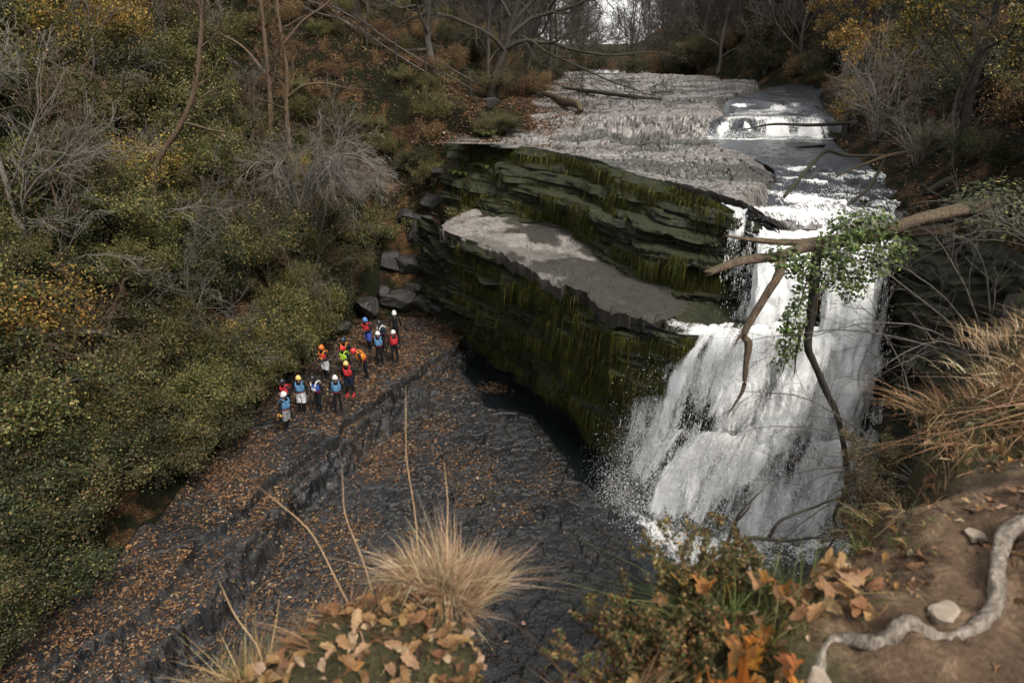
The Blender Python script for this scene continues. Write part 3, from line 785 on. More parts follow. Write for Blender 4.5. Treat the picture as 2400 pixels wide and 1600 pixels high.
# spray thrown up from the foot of the fall and its left flank
N = 30000
sx = RNG.uniform(3.3, 11.3, N); sy = np.interp(sx, [3, 4.5, 6.5, 11.5], [20.0, 18.0, 17.0, 17.6]) + RNG.normal(size=N) * .7
sz = np.abs(RNG.normal(size=N)) * np.interp(sx, [3, 4.6, 7, 11], [.5, 1.4, 1.5, 1.1])
DV.append(np.stack([sx + RNG.normal(size=N) * .3, sy, sz], -1)); DD.append(norm(RNG.normal(size=(N, 3)) + [0, 0, 1])); DS.append(np.exp(RNG.normal(size=N) * .5) * .0048)
N = 3500
t = RNG.uniform(0, 1, N); P = np.stack([5.3 - 1.5 * t - np.abs(RNG.normal(size=N)) * .55, 20.2 - 1.0 * t + RNG.normal(size=N) * .5, 5.4 * (1 - t) + RNG.normal(size=N) * .5], -1)
P = P[P[:, 2] > 0]; DV.append(P); DD.append(norm(RNG.normal(size=P.shape) + [-.4, -.3, -1.5])); DS.append(np.exp(RNG.normal(size=len(P)) * .5) * .0045)
# fine mist hanging round the foot and the left flank
N = 34000
sx = RNG.uniform(3.2, 11.0, N); sy = np.interp(sx, [3, 4.5, 6.5, 11.5], [20.0, 18.2, 17.0, 17.4]) + RNG.normal(size=N) * 1.0
P = np.stack([sx + RNG.normal(size=N) * .5, sy, np.abs(RNG.normal(size=N)) * np.interp(sx, [3, 4.6, 7, 11], [1.0, 2.0, 1.8, 1.3])], -1)
DV.append(P); DD.append(norm(RNG.normal(size=P.shape))); DS.append(np.exp(RNG.normal(size=N) * .4) * .0030)
# broken water on the cascade, the lip and the rapids
N = 5000
sx = RNG.uniform(9.9, 16.6, N); P = np.stack([sx, 37.0 + .1 * (sx - 13) + RNG.normal(size=N) * .25, 9.9 + np.abs(RNG.normal(size=N)) * .22], -1)
DV.append(P); DD.append(norm(RNG.normal(size=P.shape))); DS.append(np.full(N, .012))
N = 5000
sx = RNG.uniform(7.8, 12.6, N); sy = RNG.uniform(21.2, 25.5, N); rg = fbm(sx * .55 + .3 * sy, sy * 1.2, seed=61, oct=4); k = rg > .12 
P = np.stack([sx, sy, np.interp(sy, RAP_Y, RAP_Z) + .16 * rg + np.abs(RNG.normal(size=N)) * .05], -1)[k]
DV.append(P); DD.append(norm(RNG.normal(size=P.shape) + [0, -2, 0])); DS.append(np.full(len(P), .011))
nfall = sum(len(q) for q in DV[:len(STREAMS)])
DV, DD, DS = np.concatenate(DV), np.concatenate(DD), np.concatenate(DS)
DL = np.where(np.arange(len(DV)) < nfall, 5.0, 1.8)
def drops_mesh(name, C, D, S, LF):
    n = len(C)
    r = norm(RNG.normal(size=(n, 3))); A = norm(np.cross(D, r)); Bv = np.cross(D, A)
    s = S[:, None]; L = RNG.uniform(.7, 1.3, (n, 1)) * LF[:, None]; s = s * (2.0 / LF[:, None]) ** .35
    V = np.stack([C + D * s * L, C - D * s * L * .7 + A * s * 1.1, C - D * s * L * .7 - A * s * .6 + Bv * s, C - D * s * L * .7 - A * s * .6 - Bv * s], 1).reshape(-1, 3)
    i = np.arange(n)[:, None] * 4
    F = (i[:, None, :] + np.array([[0, 1, 2], [0, 2, 3], [0, 3, 1]])[None]).reshape(-1, 3)
    return mesh_np(name, V, F)
ob('waterfall_drops', drops_mesh('waterfall_drops', DV, DD, DS, DL), MAT_DROP, label='white drops and spray thrown off the waterfall', cat='spray', kind='stuff')
# churned foam where the fall lands, trailing off over the pool
n, m = 120, 90
X, Y = np.meshgrid(np.linspace(2.6, 12.2, n), np.linspace(11.0, 20.4, m), indexing='ij')
cen = np.interp(X, [3, 4.5, 6.5, 12], [19.6, 17.9, 16.9, 17.4])
h = np.exp(-((Y - cen) / 1.1) ** 2) * sstep(3.0, 4.4, X)
trail = sstep(5.5, .0, cen - Y) * (Y < cen) + (Y >= cen) * np.exp(-((Y - cen) / 1.0) ** 2)
Z = -.20 + h * (.20 + .30 * fbm(X * 1.4, Y * 1.4, seed=271, oct=4)) + (.05 * h + .03 * trail) * fbm(X * 4, Y * 4, seed=272, oct=3) + .06 * trail * sstep(3.2, 4.5, X)
foam = .44 * h - .10 + .30 * trail * sstep(3.0, 4.6, X) + .35 * fbm(X * .8, Y * .8, seed=273, oct=4) * trail
water_sheet('plunge_foam', X, Y, Z, foam, np.stack([X * .30, Y * 1.3, Z], -1))

# ================================================================== VEGETATION
GREENS = [(.044, .052, .014, 5), (.066, .070, .019, 4), (.11, .10, .028, 3), (.20, .155, .042, 1.6), (.15, .09, .035, .8)]
OLIVE = [(.042, .05, .016, 3), (.07, .072, .022, 3), (.12, .105, .034, 2.2), (.20, .15, .05, 1.1), (.13, .08, .036, 1)]
YELLOW = [(.30, .20, .04, 4), (.22, .165, .04, 3), (.36, .24, .06, 2), (.13, .12, .03, 1.5), (.30, .14, .03, 1.2)]
DARKG = [(.026, .031, .012, 5), (.040, .043, .015, 3), (.07, .066, .021, 1.4), (.17, .125, .04, .6)]
RUST = [(.17, .09, .04, 3), (.12, .068, .032, 3), (.22, .135, .06, 2), (.08, .05, .026, 3)]
IVY = [(.05, .085, .018, 4), (.09, .13, .032, 3), (.15, .19, .055, 1.8), (.028, .045, .012, 1.5)]

def trees_parts(levels, ks):
    A = Acc()
    for (P, Rd), k in zip(levels, ks):
        V, F = tubes(P, Rd, k); A.add(V, F)
    return A

def leaves_on(P, n, size, rng, spread=.12, up=.8, pal=GREENS, ar=.66):
    """scatter n leaves per branch of level P"""
    B, m, _ = P.shape
    b = np.repeat(np.arange(B), n); t = rng.uniform(.1, 1, B * n) * (m - 1)
    i = np.minimum(np.floor(t).astype(int), m - 2); f = (t - i)[:, None]
    C = P[b, i] * (1 - f) + P[b, i + 1] * f + rng.normal(size=(B * n, 3)) * spread
    N = norm(rng.normal(size=(B * n, 3))) + np.array([.15, -.25, up])
    V, F = leaves(C, N, size * rng.uniform(.6, 1.3, B * n), ar, rng)
    return V, F, palette(B * n, pal, rng)

def bush_proto(seed, h=3.0, stems=8, spread=.75, pal=GREENS, size=.075, per=9, l2=7, l3=4, droop=-.06, barkm=None, bare=False):
    rng = np.random.default_rng(seed)
    a = rng.uniform(0, 2 * np.pi, stems); tip = np.stack([np.cos(a), np.sin(a), np.zeros(stems)], -1) * (spread * h * rng.uniform(.35, 1, stems))[:, None]
    tip[:, 2] = h * rng.uniform(.6, 1.0, stems)
    t = np.linspace(0, 1, 7)[None, :, None]
    P = tip[:, None, :] * np.concatenate([t ** 1.5, t ** 1.5, np.sin(t * 1.45) / math.sin(1.45)], -1)
    P = P + np.cumsum(rng.normal(size=P.shape) * .05, 1) * t + rng.normal(size=(stems, 1, 3)) * [.12, .12, 0]
    P[:, :, 2] -= .25
    Rd = np.linspace(.032, .010, 7)[None, :] * rng.uniform(.7, 1.3, (stems, 1)) * (h / 3)
    L1 = spawn(P, Rd, l2, .25, 1, .8, .5, .16, droop, 5, rng, .6)
    L2 = spawn(*L1, l3, .2, 1, .7, .55, .2, droop, 4, rng, .6)
    if bare:
        L3 = spawn(*L2, 3, .2, 1, .6, .6, .2, 0, 4, rng, .6)
        L3 = (L3[0], np.maximum(L3[1], .0035))
    st = trees_parts([(P, Rd), (L1[0], np.maximum(L1[1], .005)), (L2[0], np.maximum(L2[1], .004))] + ([L3] if bare else []), [5, 4, 3, 3]).mesh('stems', True)
    st.materials.append(barkm or MAT_BARK_GREY)
    fo = None
    if per > 0:
        A = Acc(); A.add(*leaves_on(L2[0], per, size, rng, .16, .8, pal)); A.add(*leaves_on(L1[0], max(1, per // 3), size, rng, .12, .8, pal))
        fo = A.mesh('foliage'); fo.materials.append(MAT_LEAF)
    return st, fo

def place_bush(proto, name, loc, rot, sc, label, cat, group, parts=('stems', 'foliage'), tilt=(0, 0)):
    e = ob(name, None, loc=tuple(loc), label=label, cat=cat, group=group)
    e.rotation_euler = (tilt[0], tilt[1], rot); e.scale = (sc, sc, sc * RNG.uniform(.85, 1.15))
    for me, pn in zip(proto, parts):
        if me is not None: ob(pn, me, None, e)
    return e

PB = {
    'green': [bush_proto(s, 2.8, 9, .8, GREENS, .10, 42) for s in (1, 2, 3)],
    'olive': [bush_proto(s, 2.6, 9, .85, OLIVE, .095, 36) for s in (4, 5)],
    'yellow': [bush_proto(s, 2.8, 8, .75, YELLOW, .10, 18) for s in (6,)],
    'dark': [bush_proto(s, 2.4, 9, .9, DARKG, .10, 38) for s in (7, 8)],
    'rust': [bush_proto(s, 1.5, 9, 1.0, RUST, .085, 18) for s in (9,)],
    'bare': [bush_proto(s, 2.8, 10, .8, RUST, .06, 1, 8, 5, .02, MAT_BARK_PALE, True) for s in (10, 12)],
}
LBL = {
    'green': 'green and yellow leaved hazel bush in the thicket on the left hillside', 'olive': 'olive and tan leaved bush in the thicket on the left hillside',
    'yellow': 'yellow leaved bush among green bushes on the left hillside', 'dark': 'dark green bush in the shaded thicket at the far left',
    'rust': 'low rust brown bush on the leafy slope above the left thicket', 'bare': 'bare pale twigged bush tangled in the left hillside thicket'}
def bush(kind, x, y, sc=1.0, label=None, group=None, dz=0.0, name=None):
    z = float(ground(np.array([x]), np.array([y]))[0]) + dz
    pr = PB[kind][RNG.integers(len(PB[kind]))]
    return place_bush(pr, name or {'green': 'hazel_bush', 'olive': 'olive_bush', 'yellow': 'yellow_bush', 'dark': 'dark_bush', 'rust': 'rust_bush', 'bare': 'bare_bush'}[kind],
                      (x, y, z), RNG.uniform(0, 6.28), sc, label or LBL[kind], 'bush', group or (kind + ' bushes of the left thicket'))
def scatter(n, fx, fy, ok, dmin):
    """n spots drawn in a box, filtered by ok(x, y, s) on arrays, no two nearer than dmin(y)"""
    x = RNG.uniform(*fx, 9000); y = RNG.uniform(*fy, 9000)
    k = ok(x, y, gorge_dist(x, y)[0]); x, y = x[k], y[k]
    res = np.zeros((0, 2))
    for a, b in zip(x, y):
        if len(res) >= n: break
        if len(res) and np.min((res[:, 0] - a) ** 2 + (res[:, 1] - b) ** 2) < dmin(b) ** 2: continue
        res = np.vstack([res, (a, b)])
    return [tuple(map(float, p)) for p in res]
LAND_L = [('pale bare tree', -16.4, 22.6), ('leaning trunk', -15.0, 28.4), ('twin stemmed tree', -12.3, 36.6), ('grey twig tangle', -9.9, 31.6), ('leftmost people', -11.0, 25.5), ('shaded lower left hollow', -13.2, 14.0), ('fence', -10.0, 43.0), ('upper left corner', -22.0, 34.0), ('rock pile', -6.0, 38.0)]
LAND_R = [('fallen tree', 11.8, 16.4), ('slim sapling', 15.3, 24.0), ('golden yellow tree', 17.2, 36.4), ('small cascade', 15.0, 40.0), ('dark corner tree', 17.5, 26.0), ('river bend', 24.0, 54.0)]
def near(x, y, land): return min(land, key=lambda q: (q[1] - x) ** 2 + (q[2] - y) ** 2)[0]
ADJ = {'green': 'green and yellow leaved bush', 'olive': 'olive and tan leaved bush', 'yellow': 'yellow leaved bush', 'dark': 'dark green bush', 'rust': 'low rust brown bush', 'bare': 'bare pale twigged bush'}
# scatter over the left slope
pts = scatter(300, (-30, -2.2), (9, 52), lambda x, y, s: (s > .35) & (s < 17) & ~((x > -6.5) & (y > 41)) & ~((x > -7.6) & (x < -2.8) & (y > 32) & (y < 38.2)) & ~((x > -3.2) & (y > 36.5)) & ~((x > -15) & (y > 40.5)) & (x / y > -1.0) & (x / y < -.02), lambda y: .95 + .010 * y)
for x, y in pts:
    s = gorge_dist(np.array([x]), np.array([y]))[0][0]
    px = x / y
    r = RNG.uniform()
    if px < -.62 and r < .28: k = 'dark'
    elif y > 38 and s > 7: k = ('olive' if r < .45 else 'rust' if r < .8 else 'bare')
    elif r < .40: k = 'green'
    elif r < .76: k = 'olive'
    elif r < .83: k = 'yellow'
    elif r < .86: k = 'bare'
    else: k = 'dark'
    bush(k, x, y, RNG.uniform(.65, 1.15) * (.8 if s < 2 else 1) * (.6 if y > 36.5 and x > -15 else 1), ADJ[k] + ' in the left thicket, near the ' + near(x, y, LAND_L), k + ' bushes near the ' + near(x, y, LAND_L))
SAP = None
for x, y in scatter(50, (-16, -3.6), (35.5, 47), lambda x, y, s: (s > 1.5) & ~((x > -7) & (y < 38)), lambda y: 1.0):
    k = ('rust', 'olive', 'rust', 'green')[RNG.integers(4)]
    bush(k, x, y, RNG.uniform(.28, .5) * (1.3 if k == 'rust' else .8), 'low ' + {'rust': 'russet', 'olive': 'olive', 'green': 'green'}[k] + ' scrub on the slope below the fence', 'low scrub below the fence')
# right bank: dark evergreen undergrowth and rusty low growth
pts = scatter(150, (6, 50), (8, 62), lambda x, y, s: (x / y < .95) & (x - river_right(y) > .9) & (x - river_right(y) < 26) & (s > .8), lambda y: 1.1 + .028 * y)
for x, y in pts:
    dr = x - float(river_right(y)); r = RNG.uniform()
    k = 'dark' if r < .58 else 'rust' if r < .80 else 'olive' if r < .9 else 'bare'
    if y > 36 and r < .4: k = 'rust'
    sc = RNG.uniform(.6, 1.0) * (.55 if dr < 2.2 else 1.0)
    nm = {'dark': 'dark evergreen bush', 'rust': 'low rust brown bush', 'olive': 'olive leaved bush', 'bare': 'bare twigged bush'}[k]
    lm = near(x, y, LAND_R); bush(k, x, y, sc, nm + ' on the right bank, near the ' + lm, k + ' right bank bushes near the ' + lm)
# overhanging fringe along the foot of the thicket
for i, t in enumerate(np.linspace(0, 1, 60)):
    x, y = np.interp(t, [0, .3, .6, 1], [-13.9, -12.5, -11.4, -9.7]), np.interp(t, [0, .3, .6, 1], [8, 15, 22, 31])
    x += RNG.uniform(-.6, .4); y += RNG.uniform(-.4, .4)
    kk = ('dark', 'dark', 'olive')[i % 3] if y < 19 else ('green', 'dark', 'olive')[i % 3]  # near end gets darker leaves: the hollow's deep shade is put into foliage colour
    bush(kk, float(x), float(y), RNG.uniform(.55, .9), kk + ' leaved bush overhanging the back of the ledge, near the ' + near(x, y, LAND_L), kk + ' bushes over the ledge near the ' + near(x, y, LAND_L), .35)
for x, y in scatter(110, (14, 75), (52, 120), lambda x, y, s: (x > river_right(y) + 1.0) & (x / y < .62), lambda y: 2.2):
    k = 'dark' if RNG.uniform() < .45 else 'rust' if RNG.uniform() < .75 else 'olive'
    bush(k, x, y, RNG.uniform(.9, 1.5), 'brown and green brush on the wooded slope beyond the small cascade', 'brush on the slope beyond the cascade')
for x, y in scatter(60, (-12, 4), (46, 90), lambda x, y, s: (x < river_left(y) - 1.5), lambda y: 1.6):
    bush('rust' if RNG.uniform() < .6 else 'olive', x, y, RNG.uniform(.5, .9), 'low russet brush on the leafy ground around the crooked oak', 'brush around the crooked oak')
for x, y, q in [(-1.7, 35.9, .4), (-1.0, 36.7, .45), (-.3, 37.4, .4), (-2.4, 36.4, .5)]: bush('dark' if q < .45 else 'olive', x, y, q, 'small dark scrub on the rim at the left end of the cliff lip', 'scrub at the left end of the lip', .3)
# low brush in front of the far wood and along the left edge of the river bed
for i in range(46):
    y = RNG.uniform(50, 90); x = float(river_left(y)) - RNG.uniform(1.2, 11)
    bush('rust' if RNG.uniform() < .7 else 'dark', x, y, RNG.uniform(.6, 1.0), 'low brown brush under the bare trees left of the river bed', 'brush left of the river bed')
for i in range(60):
    x = RNG.uniform(4, 36); y = 86 + RNG.uniform(-2, 22) - .5 * max(0, x - 12)
    bush('dark' if RNG.uniform() < .5 else 'rust', x, y, RNG.uniform(.9, 1.5), 'dark brush at the foot of the far wood beyond the river bed', 'brush below the far wood')

# ---- bare trees
def bare_tree(seed, h=12, r0=.2, limbs=10, ang=.85, wob=.16, up=.05, lr=.5, n2=7, n3=6, n4=4, lean=(0, 0), t0=.25, minr=.006, fine=True):
    rng = np.random.default_rng(seed)
    T = trunk_path((0, 0, -.3), (lean[0], lean[1], h), r0, r0 * .22, 11, .5, rng)
    L1 = spawn(*T, limbs, t0, 1, ang, lr, wob, up, 8, rng, .5, .3, .3)
    L2 = spawn(*L1, n2, .2, 1, .75, .5, wob, up * .8, 6, rng, .55)
    L3 = spawn(*L2, n3, .15, 1, .7, .55, wob * 1.2, up * .5, 4, rng, .6)
    L2 = (L2[0], np.maximum(L2[1], minr * 1.8)); L3 = (L3[0], np.maximum(L3[1], minr * 1.2))
    tr = trees_parts([T, L1], [9, 6]).mesh('trunk', True)
    lv, ks = [L2, L3], [4, 3]
    if fine:
        L4 = spawn(*L3, n4, .1, 1, .65, .6, wob, up * .3, 3, rng, .7)
        lv.append((L4[0], np.maximum(L4[1], minr))); ks.append(3)
    cr = trees_parts(lv, ks).mesh('crown', True)
    return tr, cr
def plant_tree(proto, matl, x, y, rot, sc, name, label, cat, group=None, dz=0.0, z=None):
    z = float(ground(np.array([x]), np.array([y]))[0]) + dz if z is None else z
    for me in proto:
        if len(me.materials) == 0: me.materials.append(matl)
    e = ob(name, None, loc=(x, y, z), label=label, cat=cat, group=group)
    e.rotation_euler = (0, 0, rot); e.scale = (sc,) * 3
    for me, pn in zip(proto, ('trunk', 'crown')): ob(pn, me, None, e)
    return e
WOOD = [bare_tree(40 + i, 13 + i, .16 + .02 * i, 15, .75, .15, .06, .40, 8, 6, 3, ((i - 2) * .7, .4), .10, .014) for i in range(4)]
# wood left of the river bed, on the plateau
for x, y in scatter(50, (-26, 9), (50, 110), lambda x, y, s: (x < river_left(y) - 1.5) & (x / y > -.42), lambda y: 2.2):
    plant_tree(WOOD[RNG.integers(4)], MAT_BARK_FAR, x, y, RNG.uniform(0, 6.28), RNG.uniform(.7, 1.05), 'bare_tree', 'bare grey brown tree in the wood left of the river bed', 'tree', 'bare trees left of the river bed')
for x, y in scatter(120, (-14, 80), (86, 160), lambda x, y, s: (x / y < .7) & ((x / y < .10) | (x / y > .15) | (y > 135)), lambda y: 3.2):
    plant_tree(WOOD[RNG.integers(4)], MAT_BARK_FAR, x, y, RNG.uniform(0, 6.28), RNG.uniform(.55, .95), 'bare_tree', 'bare tree of the far wood beyond the upper end of the river bed', 'tree', 'bare trees of the far wood')
for x, y in scatter(110, (18, 66), (34, 100), lambda x, y, s: (x > river_right(y) + 1.8) & (x / y < .85), lambda y: 2.3):
    plant_tree(WOOD[RNG.integers(4)], MAT_BARK_FAR if y > 60 else MAT_BARK_DARK, x, y, RNG.uniform(0, 6.28), RNG.uniform(.6, 1.0), 'bare_tree', 'bare dark tree on the wooded slope right of the river', 'tree', 'bare trees on the right slope')
for x, y in scatter(24, (-36, -9), (30, 60), lambda x, y, s: (s > 9) & (x / y > -.8) & ~((x > -14) & (y < 47)), lambda y: 3.2):
    plant_tree(WOOD[RNG.integers(4)], MAT_BARK_FAR, x, y, RNG.uniform(0, 6.28), RNG.uniform(.6, .9), 'bare_tree', 'bare tree standing high on the left hillside', 'tree', 'bare trees high on the left hillside')

for x, y in scatter(60, (14, 70), (56, 135), lambda x, y, s: (x > river_right(y) + 1.0) & (x / y > .17) & (x / y < .52), lambda y: 2.4):
    plant_tree(WOOD[RNG.integers(4)], MAT_BARK_FAR, x, y, RNG.uniform(0, 6.28), RNG.uniform(.6, .95), 'bare_tree', 'bare tree on the hill behind the small cascade', 'tree', 'bare trees behind the small cascade')
SAPL = [bare_tree(140 + i, 5.5 + i * .7, .05 + .008 * i, 13, .85, .2, .05, .46, 6, 5, 2, ((i - 1) * .9, -.5), .12, .007) for i in range(4)]
for i, (x, y) in enumerate(scatter(18, (-26, -6), (14, 44), lambda x, y, s: (s > .8) & (s < 13) & (x / y > -.85) & ~((x > -8) & (y < 38)) & ~((x > -13) & (y > 37)), lambda y: 2.2)):
    plant_tree(SAPL[i % 4], MAT_BARK_GREY if i % 2 else MAT_BARK_BROWN, x, y, RNG.uniform(0, 6.28), RNG.uniform(.7, 1.05), 'bare_sapling', 'thin bare sapling rising from the left thicket, near the ' + near(x, y, LAND_L), 'tree', 'saplings near the ' + near(x, y, LAND_L))
# ---- trees one can point at
# the spreading oak above the falls: crooked trunk, long limbs reaching out over the river bed
def special_oak():
    rng = np.random.default_rng(77)
    T = np.array([(0, 0, -.3), (.1, 0, .9), (.5, 0, 2.0), (1.0, .1, 3.2), (1.3, .1, 4.6), (1.9, 0, 6.2), (2.4, .2, 8.2), (2.6, .2, 10.5)], float)
    Tp = smooth_path(T, 14)[None]; Tr = np.linspace(.36, .12, 14)[None]; Tr[0, 0] = .52
    arms = [[(1.0, 0, 3.2), (2.4, -.6, 3.6), (4.0, -1.2, 3.5), (6.0, -1.6, 3.1), (8.2, -2.0, 3.0), (10.4, -2.2, 3.3), (12.2, -2.0, 3.1)],
            [(1.2, 0, 4.0), (2.6, .4, 5.0), (4.6, .2, 5.5), (6.6, -.2, 6.2), (8.8, -.4, 7.4), (10.6, -.6, 8.6), (12.0, -.6, 9.4)],
            [(1.4, 0, 4.8), (2.8, .8, 6.2), (4.4, 1.2, 7.8), (6.0, 1.4, 9.0), (7.4, 1.6, 10.6), (8.6, 1.8, 12), (9.4, 1.8, 13)],
            [(1.0, 0, 3.0), (-.4, -.8, 4.2), (-2.0, -1.6, 5.0), (-3.6, -2.2, 5.3), (-5.0, -2.6, 5.0), (-6.2, -3.0, 4.3), (-7.0, -3.2, 3.6)],
            [(1.4, .1, 5.0), (.4, .6, 6.6), (-1.0, .8, 7.8), (-2.6, .9, 8.8), (-4.0, 1.0, 9.2), (-5.4, 1.0, 9.4), (-6.4, 1, 9.2)],
            [(2.0, 0, 4.0), (3.6, -1.6, 3.2), (5.4, -2.6, 2.4), (7.4, -3.4, 1.5), (9.2, -4.0, .9), (10.4, -4.2, .5), (11.2, -4.4, .3)],
            [(2.3, .2, 7.6), (3.2, -.8, 8.8), (4.4, -1.4, 10), (5.2, -1.6, 11), (6, -1.6, 12), (6.6, -1.6, 13), (7, -1.6, 14)]]
    L1 = np.stack([smooth_path(a, 12) for a in arms]); L1[:, 1:] += np.cumsum(rng.normal(size=(len(arms), 11, 3)) * .06, 1)
    R1 = np.linspace(.16, .035, 12)[None] * np.array([1, 1, .9, .85, .75, .55, .6])[:, None]
    L2 = spawn(L1, R1, 18, .12, 1, .85, .32, .2, .05, 7, rng, .5); L3 = spawn(*L2, 7, .1, 1, .75, .55, .22, .02, 5, rng, .6); L4 = spawn(*L3, 4, .1, 1, .7, .6, .2, 0, 3, rng, .7)
    tr = trees_parts([(Tp, Tr), (L1, R1)], [10, 7]).mesh('trunk', True)
    cr = trees_parts([(L2[0], np.maximum(L2[1], .018)), (L3[0], np.maximum(L3[1], .012)), (L4[0], np.maximum(L4[1], .009))], [4, 3, 3]).mesh('crown', True)
    return tr, cr
plant_tree(special_oak(), MAT_BARK_DARK, -1.3, 47.0, 0, .92, 'oak_tree', 'large crooked bare oak spreading its long limbs over the river bed', 'tree')
plant_tree(bare_tree(61, 12, .26, 9, .8, .2, .03, .5, 7, 5, 4, (1.2, 0), .3, .009), MAT_BARK_DARK, 1.0, 52, 0, 1, 'bare_tree', 'dark leaning bare tree just right of the large crooked oak', 'tree')
plant_tree(bare_tree(62, 13, .40, 9, .8, .18, .03, .45, 7, 5, 4, (.4, 0), .4, .009), MAT_BARK_DARK, -9.6, 46.5, 0, 1, 'bare_tree', 'thick dark trunk beside the fence on the left path', 'tree')
plant_tree(bare_tree(63, 11, .24, 14, .9, .24, .0, .45, 8, 6, 5, (-.3, 0), .12, .008), MAT_BARK_GREY, -4.6, 44.0, 1.0, .95, 'bare_tree', 'twiggy grey bare tree between the fence and the crooked oak', 'tree')
plant_tree(bare_tree(64, 13, .22, 9, .8, .18, .03, .45, 7, 5, 4, (.9, 0), .3, .009), MAT_BARK_DARK, 3.0, 60, 0, 1, 'bare_tree', 'slim dark bare tree at the left edge of the far river bed', 'tree')
# leaning slim trunk on the left hillside
rng = np.random.default_rng(5)
P = smooth_path([(0, 0, -.4), (.1, 0, 1.6), (.5, 0, 3.0), (1.9, -.1, 4.6), (2.7, -.1, 6.0), (3.3, -.1, 8.0), (3.9, 0, 10.5)], 16)[None]; Rr = np.linspace(.15, .07, 16)[None]
L1 = spawn(P, Rr, 9, .45, 1, .8, .28, .15, .05, 7, rng, .5); L2 = spawn(*L1, 7, .2, 1, .7, .5, .2, .05, 5, rng, .6)
plant_tree((trees_parts([(P, Rr)], [8]).mesh('trunk', True), trees_parts([(L1[0], np.maximum(L1[1], .01)), (L2[0], np.maximum(L2[1], .007))], [4, 3]).mesh('crown', True)),
           MAT_BARK_BROWN, -15.0, 28.4, 0, 1, 'leaning_tree', 'slim brown trunk leaning right on the left hillside', 'tree')
# twin stemmed tree with a pale side limb
rng = np.random.default_rng(6)
P = np.stack([smooth_path([(-.3, 0, -.4), (-.2, 0, 2), (.05, 0, 4), (.15, 0, 6), (.2, .1, 8.5), (.1, .1, 11)], 14), smooth_path([(.45, .1, -.4), (.65, .1, 2), (.75, .1, 3.6), (1.0, .1, 5.2), (.9, .1, 8), (1.2, .1, 11)], 14)])
Rr = np.linspace(.16, .07, 14)[None] * np.array([[1], [.9]])
side = np.stack([smooth_path([(.8, .1, 3.9), (1.8, -.2, 4.5), (3.0, -.5, 4.6), (4.0, -.8, 4.4), (5.0, -1, 4.4)], 14), smooth_path([(.9, .1, 6.2), (2.0, .2, 7.3), (3.2, .2, 8), (4.2, .2, 8.9), (5, .2, 9.2)], 14), smooth_path([(0, 0, 5.0), (-1.0, .2, 6.2), (-2.2, .2, 6.8), (-3.2, .2, 6.9), (-4, .2, 7.6)], 14)])
SR = np.linspace(.075, .018, 14)[None] * np.ones((3, 1))
a = np.concatenate([P, side]); ar_ = np.concatenate([Rr, SR])
L1 = spawn(a, ar_, 10, .35, 1, .8, .22, .2, .05, 6, rng, .5); L2 = spawn(*L1, 7, .2, 1, .75, .55, .25, .02, 5, rng, .6); L3 = spawn(*L2, 4, .2, 1, .7, .6, .2, 0, 4, rng, .7)
plant_tree((trees_parts([(P, Rr), (side, SR)], [8, 6]).mesh('trunk', True), trees_parts([(L1[0], np.maximum(L1[1], .010)), (L2[0], np.maximum(L2[1], .007)), (L3[0], np.maximum(L3[1], .005))], [4, 3, 3]).mesh('crown', True)),
           MAT_BARK_BROWN, -12.3, 36.6, 0, 1.05, 'twin_stemmed_tree', 'twin stemmed brown tree with a pale side limb above the thicket', 'tree')
# pale bare tree at the left edge of the picture, twigs curling up
tr, cr = bare_tree(66, 9.5, .13, 16, 1.0, .16, .10, .48, 8, 6, 3, (-.6, 0), .08, .007)
plant_tree((tr, cr), MAT_BARK_PALE, -16.4, 22.6, .4, .92, 'pale_bare_tree', 'pale grey bare tree with upcurled twigs at the left picture edge', 'tree')
# grey tangle of bare hanging twigs
rng = np.random.default_rng(8)
a = rng.uniform(-1.2, 2.4, 15); tip = np.stack([np.cos(a) * 4.0, -np.abs(np.sin(a)) * 1.6 - .8, rng.uniform(-.8, 1.2, 15)], -1) * rng.uniform(.5, 1, (15, 1))
t = np.linspace(0, 1, 9)[None, :, None]
P = tip[:, None, :] * t + np.array([0, 0, 1.9]) * np.sin(t * 2.4) + np.cumsum(rng.normal(size=(15, 9, 3)) * .08, 1) * t
Rr = np.linspace(.045, .012, 9)[None] * np.ones((15, 1))
L1 = spawn(P, Rr, 10, .15, 1, .7, .4, .14, -.05, 6, rng, .55); L2 = spawn(*L1, 6, .15, 1, .6, .55, .16, -.06, 5, rng, .6); L3 = spawn(*L2, 3, .15, 1, .6, .6, .16, -.04, 4, rng, .7)
plant_tree((trees_parts([(P, Rr)], [6]).mesh('trunk', True), trees_parts([(L1[0], np.maximum(L1[1], .008)), (L2[0], np.maximum(L2[1], .006)), (L3[0], np.maximum(L3[1], .005))], [4, 3, 3]).mesh('crown', True)),
           MAT_BARK_PALE, -9.9, 31.6, 0, 1.2, 'twig_tangle_tree', 'grey tangle of bare arching twigs above the group of people', 'tree', z=7.6)
